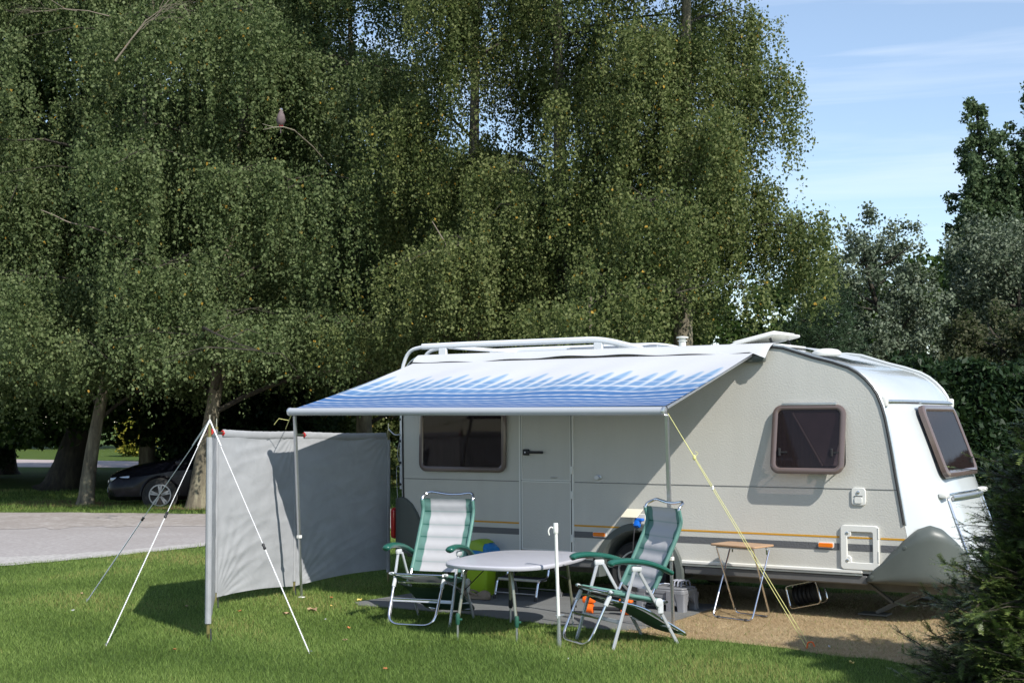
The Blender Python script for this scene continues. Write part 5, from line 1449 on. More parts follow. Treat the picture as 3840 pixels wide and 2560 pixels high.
def trunk_mb(path, r0, r1, n=12, seed=0, flare=1.5):
    P = catmull(path, 8); m = len(P); rs = []
    for i, p in enumerate(P):
        t = i / (m - 1)
        r = r0 + (r1 - r0) * t
        r *= 1 + (flare - 1) * math.exp(-t * 26) + 0.06 * mn.noise(Vector((i * 0.5, seed, 0)))
        rs.append(r)
    b = MB().tube(P, rs, n)
    return b, P
def birch(base, path, R, seed, nb, tufts, label, size=0.07, lowest=0.2, mt=None, r0=0.22, dens=33, group='weeping birch trees', hang=(0.6, 2.3), keep=None, name='birch_tree', az0=None, zlow=2.9):
    """weeping birch: arching branches hung with tufts of leafy strands"""
    rng = np.random.default_rng(seed)
    root = empty(name, (base[0], base[1], 0), 0, label, 'tree', group)
    P = [Vector(p) - Vector((base[0], base[1], 0)) for p in path]
    tb_, TP = trunk_mb(P, r0, 0.03, seed=seed)
    H = TP[-1].z
    br_mb = MB()
    tuft = []
    nb = int(nb * 0.72)
    for i in range(nb):
        t = lowest + (1 - lowest) * ((i + rng.uniform(0, 1)) / nb)
        o = TP[min(int(t * (len(TP) - 1)), len(TP) - 1)]
        az = i * 2.39996 + rng.uniform(-0.4, 0.4)
        f = math.sqrt(max(0.05, 1 - ((t - 0.34) / 0.68) ** 2))
        Lb = R * f * rng.uniform(0.62, 1.16)
        rise = rng.uniform(0.55, 1.0)
        pts = []
        for s in np.linspace(0, 1, 9):
            z = Lb * (rise * s - (rise + rng.uniform(-0.05, 0.05)) * 0.85 * s * s)
            a2 = az + 0.15 * math.sin(s * 5 + i)
            pts.append(o + Vector((math.cos(a2) * Lb * s, math.sin(a2) * Lb * s, z)))
        br_mb.tube(pts, [0.04 * (1 - 0.92 * k / 8) * (0.5 + Lb / 5) for k in range(9)], 5)
        m = max(2, int(0.6 * tufts / nb * (0.5 + f)))
        for _ in range(m):
            s = rng.uniform(0.22, 1.0) ** 0.8
            j = min(int(s * 8), 7); p = pts[j].lerp(pts[j + 1], s * 8 - j)
            side = rng.normal(0, 0.25 * Lb * (1.15 - 0.6 * s))
            fwd = rng.normal(0, 0.25)
            q = p + Vector((-math.sin(az) * side + math.cos(az) * fwd, math.cos(az) * side + math.sin(az) * fwd, -0.12 * side * side / max(R, 1) + rng.normal(0, 0.15)))
            tuft.append((q.x, q.y, q.z + 0.18, rng.uniform(0.25, 0.62)))
            if abs(side) > 0.4:
                mid = p.lerp(q, 0.5) + Vector((0, 0, 0.15))
                br_mb.tube([p, mid, q], [0.014, 0.009, 0.004], 4)
    tuft = np.array(tuft)
    # strands
    ns = 22
    T = np.repeat(tuft, ns, axis=0)
    ang = rng.uniform(0, 2 * np.pi, len(T)); rr_ = np.sqrt(rng.uniform(0, 1, len(T))) * T[:, 3]
    top = np.stack([T[:, 0] + np.cos(ang) * rr_, T[:, 1] + np.sin(ang) * rr_, T[:, 2] - rr_ ** 2 * 1.1 + rng.uniform(-.05, .1, len(T))], 1)
    ln = rng.uniform(hang[0], hang[1], len(T)) * (0.75 + 0.5 * rng.random(len(T)))
    zb = zlow + 0.55 * np.sin(T[:, 0] * 1.9 + seed) * np.cos(T[:, 1] * 1.3) + rng.normal(0, 0.25, len(T))
    kk = top[:, 2] > zb + 0.25
    top, ln, zb, T = top[kk], ln[kk], zb[kk], T[kk]
    ln = np.minimum(ln, top[:, 2] - zb)
    if keep is not None:
        w = top + np.array([base[0], base[1], 0]); k = keep(w, rng); top, ln = top[k], ln[k]
    cnt = np.maximum(3, (ln * dens)).astype(int)
    I = np.repeat(np.arange(len(top)), cnt)
    fr = rng.uniform(0, 1, len(I))
    sway = rng.normal(0, 0.12, (len(top), 2))
    Pp = top[I].copy()
    Pp[:, 2] -= fr * ln[I]
    Pp[:, :2] += sway[I] * fr[:, None] * ln[I][:, None]
    Pp += rng.normal(0, 0.045, Pp.shape)
    V, F = leaves_np(rng, Pp, size, down=0.5, spread=0.45)
    tuft_t = 0.22 * np.sin(T[:, 0] * 7.1 + T[:, 2] * 3.3) * np.sin(T[:, 1] * 5.7 + T[:, 2] * 2.1)
    tint = np.clip(rng.uniform(0, 1, len(I)), 0, 1)
    msk = tint < 0.99
    tint[msk] = np.clip(tint[msk] + tuft_t[I][msk], 0, 0.98)
    tb_.build('trunk', M_bark, root, smooth=60)
    br_mb.build('branches', M_barkd, root, smooth=60)
    np_mesh('crown', V, F, mt or M_birch, root, tint=tint)
    return root
def leafy(name, base, blobs, n, size, m, seed, label, cat='tree', group=None, trunk=None, r0=0.2, shell=0.55, down=0.3, limbs=None, bark=None, zmin=0.05, nup=0.4, flat=1.0):
    """crown of leaf clumps: blobs [(x,y,z,r)] in world metres"""
    rng = np.random.default_rng(seed)
    root = empty(name, (base[0], base[1], 0), 0, label, cat, group)
    B = np.array(blobs, dtype=float); B[:, 0] -= base[0]; B[:, 1] -= base[1]
    w = B[:, 3] ** 2; w /= w.sum()
    # sub clumps on the blobs
    ncl = max(20, n // 90)
    I = rng.choice(len(B), ncl, p=w)
    d = rng.normal(size=(ncl, 3)); d /= np.linalg.norm(d, axis=1)[:, None]
    r = B[I, 3] * (shell + (1.05 - shell) * rng.random(ncl) ** 0.6)
    C = B[I, :3] + d * r[:, None] * np.array([1, 1, flat])
    cr = B[I, 3] * rng.uniform(0.10, 0.24, ncl) + size * 0.8
    J = rng.integers(0, ncl, n)
    g = rng.normal(size=(n, 3)) * 0.55
    P = C[J] + g * cr[J][:, None]
    P = P[P[:, 2] > zmin]
    V, F = leaves_np(rng, P, size, down=down, nup=nup)
    ct = rng.uniform(-0.2, 0.2, ncl)
    tint = np.clip(rng.random(len(P)) * 0.9 + ct[J][:len(P)], 0, 1)
    bk = bark or M_barkd
    if trunk:
        tm, TP = trunk_mb([Vector(p) - Vector((base[0], base[1], 0)) for p in trunk], r0, r0 * 0.2, seed=seed)
        tm.build('trunk', bk, root, smooth=60)
        lm = MB()
        for k_ in range(0, len(B)):
            c = Vector(B[k_, :3]); o = min(TP, key=lambda p: (p - Vector((c.x * 0.3, c.y * 0.3, c.z - 0.8 * B[k_, 3]))).length)
            mid = o.lerp(c, 0.5) + Vector((0, 0, -0.1))
            lm.tube([o, mid, c], [r0 * 0.28, r0 * 0.18, r0 * 0.06], 6)
        if lm.v: lm.build('branches', bk, root, smooth=60)
    np_mesh('crown', V, F, m, root, tint=tint)
    return root
rt_ = random.Random(21)
G_B = 'weeping birch trees'
birch((-8.98, 29.5), [(-8.98, 29.5, -0.1), (-8.88, 29.5, 0.9), (-8.72, 29.5, 1.9), (-8.50, 29.6, 3.2), (-8.1, 29.8, 6), (-7.9, 30, 9.5), (-7.6, 30, 13.5)], 4.6, 1, 30, 330, 'birch with a slim leaning grey trunk beside the bonnet of the black car', 0.062, 0.31, r0=0.165)
birch((-6.38, 28.3), [(-6.38, 28.3, -0.1), (-6.27, 28.3, 0.8), (-6.08, 28.35, 1.9), (-5.95, 28.5, 3.3), (-5.9, 29.2, 6), (-5.6, 29.5, 9.5), (-5.5, 29.5, 14)], 4.6, 2, 30, 340, 'birch whose mossy trunk stands in front of the black car, left of the windbreak', 0.062, 0.33, r0=0.20)
birch((-13.2, 31.5), [(-13.2, 31.5, -0.1), (-13.1, 31.5, 4), (-12.8, 31.5, 9), (-12.6, 31.5, 14)], 4.4, 3, 26, 260, 'birch at the far left edge of the picture with bare grey twigs high up', 0.064, 0.22, zlow=2.0)
birch((-3.4, 32.0), [(-3.4, 32, -0.1), (-3.4, 32, 3), (-3.6, 32, 7), (-3.8, 32, 13.0)], 4.0, 4, 34, 380, 'birch behind the awning, its crown ending at the gap of sky above', 0.062, 0.20)
birch((-9.5, 36.5), [(-9.5, 36.5, -0.1), (-9.5, 36.5, 5), (-9.3, 36.5, 11), (-9.2, 36.5, 18)], 5.4, 5, 40, 420, 'tallest birch behind the two leaning trunks on the left', 0.09, 0.3)
birch((-0.75, 27.2), [(-0.75, 27.2, -0.1), (-0.75, 27.2, 3), (-0.72, 27.2, 8), (-0.6, 27.2, 15.5)], 3.3, 6, 30, 300, 'birch with a white trunk showing high above the roof rack', 0.054, 0.16, mt=M_birch2, dens=36, hang=(0.6, 2.0))
birch((0.95, 26.4), [(0.95, 26.4, -0.1), (0.95, 26.4, 4), (0.9, 26.4, 9), (0.85, 26.4, 16)], 3.1, 7, 30, 290, 'birch with a dark upright trunk above the middle of the awning', 0.054, 0.16, mt=M_birch2, dens=36, hang=(0.6, 2.0))
birch((3.0, 24.4), [(3.0, 24.4, -0.1), (3.0, 24.4, 4), (3.1, 24.4, 8), (3.15, 24.4, 14)], 2.35, 18, 36, 360, 'birch nearest the open sky on the right, hanging down over the caravan roof', 0.052, 0.22, mt=M_birch2, dens=38, hang=(0.5, 1.9), zlow=3.6)
birch((1.2, 22.2), [(1.2, 22.2, -0.1), (1.25, 22.2, 1.5), (1.25, 22.2, 3.7)], 1.7, 9, 16, 110, 'low young birch with a rounded top just behind the middle of the caravan roof', 0.055, 0.35, mt=M_birch2, dens=28, hang=(0.3, 0.9), r0=0.08, zlow=1.6)

def blobs_tree(cx, cy, z0, z1, R, n, seed):
    r = random.Random(seed); out = []
    for i in range(n):
        t = (i + r.random()) / n; z = z0 + (z1 - z0) * t
        f = math.sqrt(max(0.1, 1 - ((t - 0.4) / 0.66) ** 2))
        a = i * 2.4 + r.uniform(-.5, .5); d = R * f * r.uniform(0.35, 0.75)
        out.append((cx + math.cos(a) * d, cy + math.sin(a) * d, z, R * r.uniform(0.26, 0.42)))
    return out
G_M = 'dark maples behind the birches'
MP = [((-11.3, 36), 1.15, 9.5, 5.2, 'dark maple with a thick sloping trunk directly behind the slim birch trunk', 0.50, [(-11.6, 36, -0.1), (-11.2, 36, 1.2), (-10.7, 36, 3), (-10.5, 36, 6)]),
      ((-16.5, 41), 1.1, 11, 5.5, 'dark maple at the left edge above the low bushes', 0.4, None), ((-17.0, 47), 0.95, 12, 5.8, 'dark maple over the far sunlit road', 0.4, None),
      ((-6.5, 42), 0.4, 10, 5.0, 'dark maple behind the black car, branches down to the ground', 0.4, None), ((-1.5, 41), 0.3, 8.5, 4.8, 'dark maple behind the awning rail, below the sky gap', 0.4, None),
      ((1.9, 41), 0.3, 7.6, 4.2, 'dark maple behind the middle of the caravan roof', 0.35, None), ((-8.5, 50), 0.9, 12, 6.2, 'dark maple farthest back, over the yellow bush', 0.35, None)]
for i, ((x, y), z0, z1, R, lb, r0, tr_) in enumerate(MP):
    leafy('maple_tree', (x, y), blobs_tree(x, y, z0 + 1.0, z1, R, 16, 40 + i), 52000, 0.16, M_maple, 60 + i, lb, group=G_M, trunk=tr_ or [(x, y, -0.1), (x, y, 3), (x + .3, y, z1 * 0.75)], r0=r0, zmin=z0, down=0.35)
G_S = 'dark bushes under the trees'
for i, (x, y, h, r, lb) in enumerate([(-16.9, 43.5, 3.6, 1.9, 'dark bush at the left edge left of the sunlit road'), (-8.4, 37.5, 3.6, 1.7, 'dark bush directly behind the bonnet of the black car'), (-6.0, 35.5, 3.6, 1.7, 'dark bush behind the roof of the black car'),
                                     (-18.5, 40, 4.0, 2.0, 'dark bush outermost on the left')]):
    bl = [(x + rt_.uniform(-.5, .5) * r, y + rt_.uniform(-.5, .5) * r, h * t, r * 0.55) for t in (0.15, 0.3, 0.45, 0.6, 0.75, 0.85)]
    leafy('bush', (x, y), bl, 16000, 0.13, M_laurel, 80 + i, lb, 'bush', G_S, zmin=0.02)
for i, (x, y, h, r, lb) in enumerate([(-2.6, 38, 1.7, 1.6, 'mixed green bush seen in the gap between windbreak and caravan'), (-4.6, 36, 2.6, 1.8, 'green bush hidden mostly by the windbreak')]):
    bl = [(x + rt_.uniform(-.6, .6) * r, y, h * t, r * 0.5) for t in (0.2, 0.4, 0.6, 0.75, 0.3)]
    leafy('bush', (x, y), bl, 9000, 0.10, M_birch2, 90 + i, lb, 'bush', 'green bushes behind the windbreak', zmin=0.02)
leafy('bush', (-18.8, 70), [(-18.8, 70, 0.8, 0.8), (-18.6, 70, 1.4, 0.75), (-19.1, 70, 1.2, 0.6), (-18.5, 70, 1.9, 0.5)], 6000, 0.15, M_yellow, 95, 'sunlit yellow green bush by the far road, seen between the trunks', 'bush', zmin=0.05)
for i, x in enumerate(range(-46, 40, 9)):
    y = 88 + rt_.uniform(-5, 5); h = rt_.uniform(8, 11)
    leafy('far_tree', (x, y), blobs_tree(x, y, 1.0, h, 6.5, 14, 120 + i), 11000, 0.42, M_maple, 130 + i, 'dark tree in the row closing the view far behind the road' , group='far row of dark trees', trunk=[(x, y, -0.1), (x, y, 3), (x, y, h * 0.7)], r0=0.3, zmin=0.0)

# trees on the right against the sky
def willow(x, y, h, R, seed, lb, m, n=42000, tr_=None):
    leafy('silver_poplar_tree', (x, y), blobs_tree(x, y, h * 0.32, h - 0.5, R, 20, seed), n, 0.105, m, seed, lb, group='silvery poplars on the right', trunk=tr_ or [(x + .3, y, -0.1), (x + .2, y, 2.5), (x, y, h * 0.8)], r0=0.2, zmin=0.8, shell=0.35, nup=0.8)
willow(11.1, 42, 7.7, 2.5, 201, 'silvery tree with a curved dark trunk rising behind the front roof of the caravan', M_grey, 26000, [(13.0, 42, -0.1), (12.4, 42, 2.2), (11.9, 42, 3.4), (11.0, 42, 5.2), (10.6, 42, 7.0)])
willow(15.6, 43, 8.0, 2.7, 202, 'silvery tree at the right edge in front of the two tall poplars', M_grey, 36000)
willow(13.3, 38, 4.9, 1.7, 203, 'brownish green tree above the dark hedge', M_brownish, 22000)
willow(15.2, 36, 5.2, 1.7, 204, 'brownish green tree at the right edge above the hedge', M_brownish, 22000)
def poplar(x, y, h, R, seed, lb):
    r = random.Random(seed); bl = []
    for i in range(22):                     # the leader
        t = i / 21; bl.append((x + r.uniform(-.15, .15), y + r.uniform(-.2, .2), 2 + (h - 2.5) * t, R * (0.16 + 0.52 * (1 - t) ** 0.6)))
    for i in range(15):                     # steep side limbs, each with its own feathery tip
        h0 = h * r.uniform(0.12, 0.66); L_ = (h - h0) * r.uniform(0.40, 0.72); az = i * 2.4 + r.uniform(-.4, .4)
        out = R * r.uniform(0.5, 0.85) * (1 - 0.55 * h0 / h)
        for k_ in range(8):
            t = (k_ + 0.5) / 8; d = out * (1 - (1 - t) ** 1.8)
            bl.append((x + math.cos(az) * d, y + math.sin(az) * d, h0 + L_ * t, R * (0.34 - 0.17 * t)))
    leafy('tall_poplar_tree', (x, y), bl, 80000, 0.14, M_popl, seed, lb, group='tall poplars against the sky', trunk=[(x, y, -0.1), (x, y, 5), (x, y, h * 0.9)], r0=0.25, zmin=1, shell=0.3, down=0.1, flat=1.9)
poplar(18.6, 55, 14.9, 1.95, 301, 'tall dark poplar in front of the sky near the right edge, the whole tip visible')
poplar(21.2, 55.5, 15.6, 2.2, 302, 'tall dark poplar cut off by the right edge of the picture')
poplar(20.6, 58.0, 12.0, 1.6, 303, 'dark poplar between and behind the two tall ones')
# pine
def pine(x, y, h, seed, lb):
    rng = np.random.default_rng(seed)
    root = empty('pine_tree', (x, y, 0), 0, lb, 'tree')
    MB().tube([(0, 0, -0.1), (0.03, 0, h * 0.5), (0, 0, h)], [0.13, 0.09, 0.02], 8).build('trunk', M_barkd, root)
    Ps = []; bm_ = MB()
    for i in range(46):
        t = 0.28 + 0.72 * i / 46; az = i * 2.4; Lb = 1.9 * (1 - t) ** 0.55 * rng.uniform(0.7, 1.1) + 0.15
        end = Vector((math.cos(az) * Lb, math.sin(az) * Lb, h * t + Lb * 0.28)); st_ = Vector((0, 0, h * t))
        bm_.tube([st_, st_.lerp(end, .5) - Vector((0, 0, .05)), end], [0.03, 0.02, 0.008], 5)
        for k_ in range(int(10 + Lb * 14)):
            s = rng.uniform(0.3, 1.02); c = st_.lerp(end, s) + Vector(rng.normal(0, 0.13, 3))
            g = rng.normal(0, 0.075, (34, 3)); Ps.append(np.array(c) + g)
    bm_.build('branches', M_barkd, root)
    P = np.concatenate(Ps); V, F = leaves_np(rng, P, 0.13, down=-0.15, wid=0.10)
    np_mesh('crown', V, F, M_pine, root, tint=rng.random(len(P)))
pine(8.0, 36, 5.1, 7, 'dark pine standing just left of the silvery tree above the caravan roof')
# laurel hedge
rng = np.random.default_rng(5)
hg = empty('laurel_hedge', (7.5, 20, 0), 0, 'dark glossy hedge behind the front end of the caravan at the right edge', 'hedge')
n = 60000
u_ = rng.uniform(-2.0, 6.5, n); sd = rng.random(n)
topz = 2.55 + 0.12 * np.sin(u_ * 2.1) + 0.10 * np.sin(u_ * 5.3 + 1)
zz = np.where(sd < 0.75, rng.uniform(0.02, 1, n) * topz, topz - rng.random(n) * 0.15)
yy = np.where(sd < 0.75, -0.75 + rng.exponential(0.12, n) + 0.10 * np.sin(u_ * 3.3) * np.sin(zz * 3.0) + 0.05 * np.sin(u_ * 8) , rng.uniform(-0.7, 0.8, n))
P = np.stack([u_, yy + 0.12 * u_, zz], 1)
V, F = leaves_np(rng, P, 0.11, down=0.25, wid=0.45, nup=0.5)
np_mesh('foliage', V, F, M_laurel, hg, tint=rng.random(n))
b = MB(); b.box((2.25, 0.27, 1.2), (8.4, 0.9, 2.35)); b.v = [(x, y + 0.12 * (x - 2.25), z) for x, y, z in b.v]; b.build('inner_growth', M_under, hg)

# yew in the right foreground
def yew(cx, cy, seed):
    rng = np.random.default_rng(seed)
    root = empty('yew_bush', (cx, cy, 0), 0, 'dark green needle bush in the right foreground, partly hiding the front of the caravan', 'bush')
    bm_ = MB(); twig0 = []; twig1 = []
    N = 3700
    for i in range(N):
        az = rng.uniform(0.62, 1.62) * np.pi if rng.random() < 0.86 else rng.uniform(0, 2 * np.pi)
        zt = 0.04 + 2.35 * rng.random() ** 1.1
        rad_ = 1.63 * (1 - (zt / 2.8)) ** 0.72
        # uneven outline: some shoots stick out, some fall short
        f = (0.80 + 0.13 * math.sin(az * 7 + zt * 5) + 0.08 * math.sin(az * 13 - zt * 11)) * rng.uniform(0.82, 1.10) + (0.16 if rng.random() < 0.05 else 0.0)
        out = np.array([math.cos(az), math.sin(az), 0.30 + rng.normal(0, 0.22)]); out /= np.linalg.norm(out)
        tip = np.array([math.cos(az) * rad_ * f, math.sin(az) * rad_ * f, zt])
        if tip[2] < 0.03: tip[2] = 0.03
        L0 = rng.uniform(0.30, 0.50)
        out = out + rng.normal(0, 0.2, 3); out /= np.linalg.norm(out)
        o = tip - out * L0
        m_ = (o + tip) / 2 + np.array([0, 0, 0.02])
        bm_.tube([Vector(o), Vector(m_), Vector(tip)], [0.006, 0.004, 0.002], 4)
        for k_ in range(14):
            s = rng.uniform(0.15, 1.0); p = o + (tip - o) * s
            dd = out + rng.normal(0, 0.50, 3); dd[2] = dd[2] * 0.7; dd /= np.linalg.norm(dd)
            l = rng.uniform(0.06, 0.15) * (1.15 - 0.4 * s)
            q = p + dd * l
            twig0.append(p); twig1.append(q)
        twig0.append(tip - out * 0.16); twig1.append(tip + out * 0.03)
    A_ = np.array(twig0); B_ = np.array(twig1)
    per = 20
    n = len(A_); I = np.repeat(np.arange(n), per); s = np.tile(np.linspace(0.05, 1.0, per), n)
    D = B_[I] - A_[I]; Dn = D / np.linalg.norm(D, axis=1)[:, None]
    P = A_[I] + D * s[:, None]
    up_ = np.array([0, 0, 1.0]); sd = np.cross(Dn, up_); sd /= np.linalg.norm(sd, axis=1)[:, None] + 1e-9
    sign = np.where(np.arange(len(I)) % 2 == 0, 1.0, -1.0)[:, None]
    nd = sd * sign + Dn * 0.55 + rng.normal(0, 0.16, P.shape); nd /= np.linalg.norm(nd, axis=1)[:, None]
    ln = 0.025 * (1.1 - 0.5 * s)[:, None]
    wv = Dn - nd * np.sum(Dn * nd, 1)[:, None]; wv /= np.linalg.norm(wv, axis=1)[:, None] + 1e-9
    hwid = 0.0023
    V = np.stack([P - wv * hwid, P + wv * hwid, P + nd * ln + wv * hwid * 0.5, P + nd * ln - wv * hwid * 0.5], 1).reshape(-1, 3)
    F = np.arange(4 * len(P), dtype=np.int32).reshape(-1, 4)
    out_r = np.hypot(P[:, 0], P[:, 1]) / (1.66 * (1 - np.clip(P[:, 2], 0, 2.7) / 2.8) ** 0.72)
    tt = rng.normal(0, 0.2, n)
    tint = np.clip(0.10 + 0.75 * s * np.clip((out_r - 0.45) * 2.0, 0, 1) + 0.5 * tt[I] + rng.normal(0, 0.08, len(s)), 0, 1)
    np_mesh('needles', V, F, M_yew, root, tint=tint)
    W_ = 0.0018
    side = np.cross(B_ - A_, up_); side /= np.linalg.norm(side, axis=1)[:, None] + 1e-9
    V = np.stack([A_ - side * W_, A_ + side * W_, B_ + side * W_ * .5, B_ - side * W_ * .5], 1).reshape(-1, 3)
    np_mesh('twigs', V, np.arange(4 * n, dtype=np.int32).reshape(-1, 4), M_barkd, root)
    bm_.build('stems', M_barkd, root)
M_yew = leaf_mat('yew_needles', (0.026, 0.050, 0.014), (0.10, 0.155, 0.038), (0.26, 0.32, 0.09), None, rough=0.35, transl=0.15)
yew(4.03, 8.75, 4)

# ------------------------------------------------------------------ wood pigeon on a twig
bd = empty('pigeon', (-4.33, 26.0, 7.28), rad(15), 'wood pigeon perched on a bare twig in the birch crown, left of the middle', 'bird')
bd.scale = (0.82, 0.82, 0.82)
M_pb = mat('pigeon_mauve', (0.13, 0.098, 0.10), 0.8, vary=0.25, vscale=14); M_ph = mat('pigeon_blue_grey', (0.14, 0.16, 0.21), 0.7)
b = MB(); prof = [(0.0, 0.02, 0.012), (0.03, 0.05, 0.05), (0.09, 0.088, 0.08), (0.17, 0.098, 0.085), (0.25, 0.080, 0.072), (0.30, 0.055, 0.05), (0.335, 0.040, 0.038), (0.365, 0.038, 0.040), (0.395, 0.026, 0.028), (0.41, 0.006, 0.006)]
rows = []
for z, rx, ry in prof:
    rows.append([Vector((rx * math.cos(a), ry * math.sin(a) + 0.10 * (0.2 - z) * (1 if z < 0.3 else 0.7) - 0.0, z)) for a in [2 * PI * k_ / 14 for k_ in range(14)]])
b.add([p for r in rows for p in r], [(i * 14 + k_, i * 14 + (k_ + 1) % 14, (i + 1) * 14 + (k_ + 1) % 14, (i + 1) * 14 + k_) for i in range(len(rows) - 1) for k_ in range(14)])
b.tube([(0, 0.03, 0.04), (0, 0.06, -0.06), (0, 0.07, -0.16)], [0.035, 0.028, 0.024], 8, sq=(0.5, 1.2))
b.build('body', M_pb, bd, smooth=60)
MB().lathe([(0.004, -0.045), (0.030, -0.035), (0.040, 0.0), (0.034, 0.03), (0.004, 0.045)], (0, -0.012, 0.365), 14, None).build('head', M_ph, bd, smooth=60)
MB().tube([(-0.02, -0.045, 0.37), (-0.045, -0.065, 0.355)], [0.010, 0.003], 6).build('beak', mat('yellow_beak', (0.6, 0.45, 0.1), 0.5), bd)
MB().box((0.035, -0.02, 0.315), (0.02, 0.03, 0.025), bev=0.008).build('neck_patch', M_plast, bd)
for s in (-1, 1):
    MB().tube([(s * 0.06, 0.02, 0.24), (s * 0.09, 0.04, 0.14), (s * 0.05, 0.07, 0.0)], [0.03, 0.045, 0.015], 8, sq=(0.5, 1.0)).build('wing', M_ph if s > 2 else M_pb, bd, smooth=60)
    MB().tube([(s * 0.025, 0, 0.03), (s * 0.025, -0.01, -0.01)], 0.008, 6).build('foot', M_red, bd)
tw = empty('bare_twig', (-4.33, 26.0, 7.26), 0, 'pale bare twig under the pigeon', 'twig')
MB().tube([(-0.34, 0.05, -0.04), (-0.12, 0.0, -0.005), (0.05, 0, 0.0), (0.18, 0.45, 0.03), (0.4, 1.4, -0.1), (0.6, 2.4, -0.3)], [0.004, 0.008, 0.010, 0.012, 0.014, 0.016], 6).tube([(-0.15, 0, 0), (-0.35, 0, 0.06)], [0.006, 0.003], 5).build('twig', mat('pale_twig', (0.28, 0.25, 0.19), 0.8), tw)
# bare grey twigs in the upper left
rb_ = random.Random(9)
db = empty('dead_branch', (-7.3, 26.3, 9.5), 0, 'bare pale dead branch spreading over the leaves at the top left corner', 'branch')
b = MB()
def twig_(p, d, l, r, k):
    q = p + d * l
    m_ = p.lerp(q, 0.5) + Vector((rb_.uniform(-.05, .05), 0, rb_.uniform(-.05, .08))) * l
    b.tube([p, m_, q], [r, r * 0.8, r * 0.55], 5)
    if k:
        for _ in range(rb_.choice((2, 3, 3))):
            t = rb_.uniform(0.4, 1); o = p.lerp(q, t)
            dd = (d + Vector((rb_.uniform(-.7, .7), rb_.uniform(-.3, .3), rb_.uniform(-.5, .45)))).normalized()
            twig_(o, dd, l * rb_.uniform(0.55, 0.8), r * 0.55, k - 1)
twig_(Vector((-0.25, 0, -0.9)), Vector((0.55, 0, 0.75)).normalized(), 1.0, 0.018, 5)
twig_(Vector((-0.4, 0.1, 0.0)), Vector((-0.9, 0, 0.15)).normalized(), 0.9, 0.011, 4)
M_dw = mat('pale_dead_wood', (0.20, 0.165, 0.13), 0.9)
b.build('twigs', M_dw, db, smooth=0)
for loc_, P_, lb in (((-8.4, 26.1, 5.5), [(-0.45, 0, 0.22), (-0.2, 0, 0.12), (0.1, 0, -0.02), (0.5, 0.2, -0.10), (1.0, 0.6, -0.3)], 'short pale bare branch low in the foliage at the left edge'),
                     ((-1.28, 24.5, 4.95), [(-0.12, 0, 0.30), (0.0, 0, 0.10), (0.12, 0, -0.12), (0.2, 0.3, -0.4)], 'pale mottled branch slanting through the foliage above the awning')):
    pb = empty('bare_branch', loc_, 0, lb, 'branch')
    MB().tube(catmull(P_, 4), [0.016 * (0.5 + 0.5 * i / (4 * len(P_) - 4)) for i in range(4 * len(P_) - 3)], 6).build('branch_wood', M_dw, pb)

# ------------------------------------------------------------------ grass
def grass(name, n, y0, y1, hgt, wid, m, seed, inside=None, outside=(), label=None, margin=1.3, pw=1.0, lean=0.5):
    rng = np.random.default_rng(seed)
    # denser near the viewer's side of the lawn, thinning with distance
    t = rng.random(n)
    Y = y0 * (y1 / y0) ** (t ** pw)
    X = rng.uniform(-1, 1, n) * (Y * 0.375 + margin)
    k = np.ones(n, dtype=bool)
    def inpoly(poly):
        c = np.zeros(n, dtype=bool)
        for (xa, ya), (xb, yb) in zip(poly, poly[1:] + poly[:1]):
            if ya == yb: continue
            hit = ((ya > Y) != (yb > Y)) & (X < (xb - xa) * (Y - ya) / (yb - ya) + xa)
            c ^= hit
        return c
    if inside is not None:
        k &= inpoly(inside)
    for p, keepf in outside:
        q = inpoly(p); k &= ~q | (rng.random(n) < keepf)
    X, Y = X[k], Y[k]; n = len(X)
    sc = (Y / y0) ** 0.55
    # patchy height and tint from smooth waves
    pat = 0.5 + 0.25 * np.sin(X * 2.3 + np.sin(Y * 1.7)) + 0.25 * np.sin(Y * 2.9 + np.sin(X * 3.1) * 1.4)
    h_ = hgt * rng.uniform(0.45, 1.25, n) * (0.85 + 0.3 * pat)
    a = rng.uniform(0, 2 * np.pi, n)
    w = wid * sc * rng.uniform(0.7, 1.3, n)
    dx, dy = np.cos(a), np.sin(a)
    lx, ly = rng.normal(0, lean, n) * h_, rng.normal(0, lean, n) * h_
    z0 = np.full(n, -0.002)
    b0 = np.stack([X - dx * w, Y - dy * w, z0], 1); b1 = np.stack([X + dx * w, Y + dy * w, z0], 1)
    tp = np.stack([X + lx, Y + ly, h_], 1)
    V = np.stack([b0, b1, tp], 1).reshape(-1, 3)
    F = np.arange(3 * n, dtype=np.int32).reshape(n, 3)
    o = np_mesh(name, V, F, m, None, tint=np.clip(rng.random(n) * 0.8 + (pat - 0.5) * 0.5 + 0.22 * np.sin(X * 0.9 + 1.3 * np.sin(Y * 0.6)) * np.sin(Y * 0.75 + 0.5) + 0.1, 0, 1))
    return tag(o, label, None, None, 'stuff')
M_grass = leaf_mat('grass_blades', (0.070, 0.120, 0.026), (0.150, 0.235, 0.050), (0.28, 0.37, 0.105), (0.34, 0.30, 0.11), 0.985, rough=0.55, transl=0.3)
M_straw = leaf_mat('straw_blades', (0.24, 0.17, 0.085), (0.45, 0.33, 0.18), (0.62, 0.50, 0.32), (0.16, 0.20, 0.04), 0.96, rough=0.7, transl=0.2)
MATW = [tuple(loc2w(u, w))[:2] for u, w in MAT_UW]
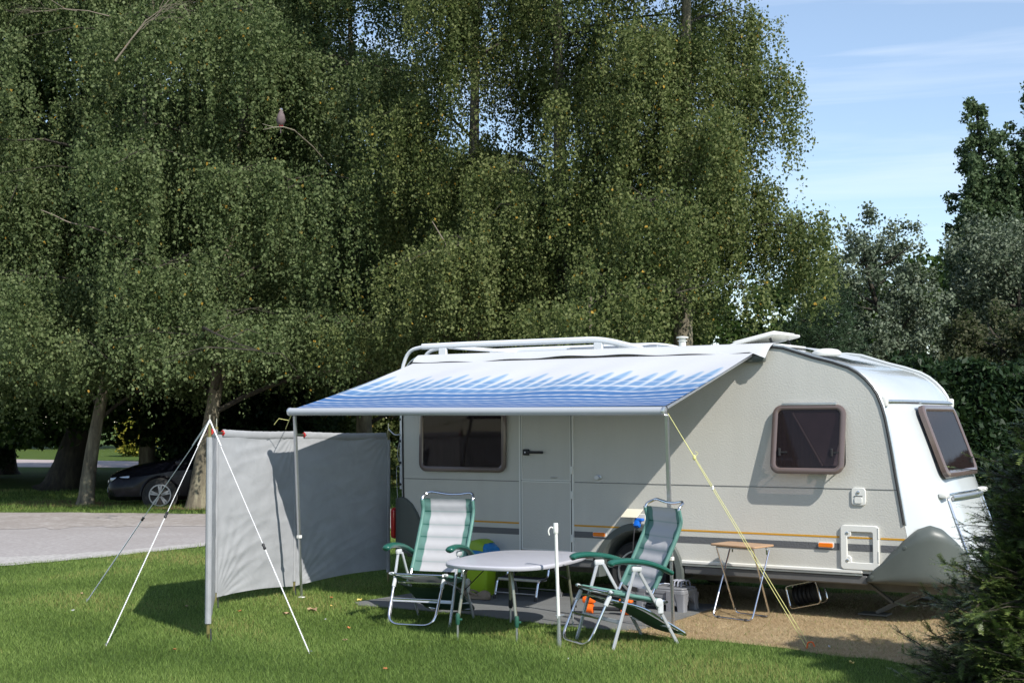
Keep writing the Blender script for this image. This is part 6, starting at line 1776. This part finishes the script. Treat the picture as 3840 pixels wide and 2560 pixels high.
RPOLY = [(p.x, p.y) for p in A] + [(p.x, p.y) for p in B[::-1]]
DRYi = [(x, y) for x, y in DRYW]
grass('grass', 620000, 8.6, 19.5, 0.034, 0.0017, M_grass, 1, outside=((MATW, 0.0), (DRYi, 0.035), (RPOLY, 0.0)))
grass('grass', 150000, 19.5, 36, 0.07, 0.0035, M_grass, 2, outside=((RPOLY, 0.0),), margin=1.0)
grass('dry_grass', 420000, 9.0, 15.5, 0.022, 0.0016, M_straw, 3, inside=DRYi, lean=1.4)

# longer blades left standing round feet, poles and pegs
def tufts(pts, n, rad_, hgt, seed):
    rng = np.random.default_rng(seed)
    C = np.repeat(np.array(pts), n, axis=0); k = len(C)
    r = np.abs(rng.normal(0, rad_, k)); a = rng.uniform(0, 2 * np.pi, k)
    X = C[:, 0] + np.cos(a) * r; Y = C[:, 1] + np.sin(a) * r
    h_ = hgt * rng.uniform(0.4, 1.3, k); w = 0.0022; b = rng.uniform(0, np.pi, k)
    lx, ly = rng.normal(0, 0.4, k) * h_, rng.normal(0, 0.4, k) * h_
    z0 = np.full(k, -0.002)
    V = np.stack([np.stack([X - np.cos(b) * w, Y - np.sin(b) * w, z0], 1), np.stack([X + np.cos(b) * w, Y + np.sin(b) * w, z0], 1), np.stack([X + lx, Y + ly, h_], 1)], 1).reshape(-1, 3)
    return tag(np_mesh('grass', V, np.arange(3 * k, dtype=np.int32).reshape(k, 3), M_grass, None, tint=rng.random(k)), None, None, None, 'stuff')
_fp = [(x, y) for x, y in WB] + [(-3.15, 10.91), (-4.12, 13.62), (-1.51, 10.52), (0.35, 10.91), (-0.44, 11.25), (0.03, 11.08), (-1.06, 12.1), (-0.5, 11.9), (0.76, 10.8), (1.28, 11.05), (0.5, 11.3), (-2.0, 14.4), (1.37, 11.6)]
_r = random.Random(5)
_fp += [(_r.uniform(-4, 3), _r.uniform(9.6, 15)) for _ in range(26)]
tufts([p for p in _fp if not (w2loc(*p)[1] > -1.5 and w2loc(*p)[0] > -8.6)], 130, 0.05, 0.062, 6)
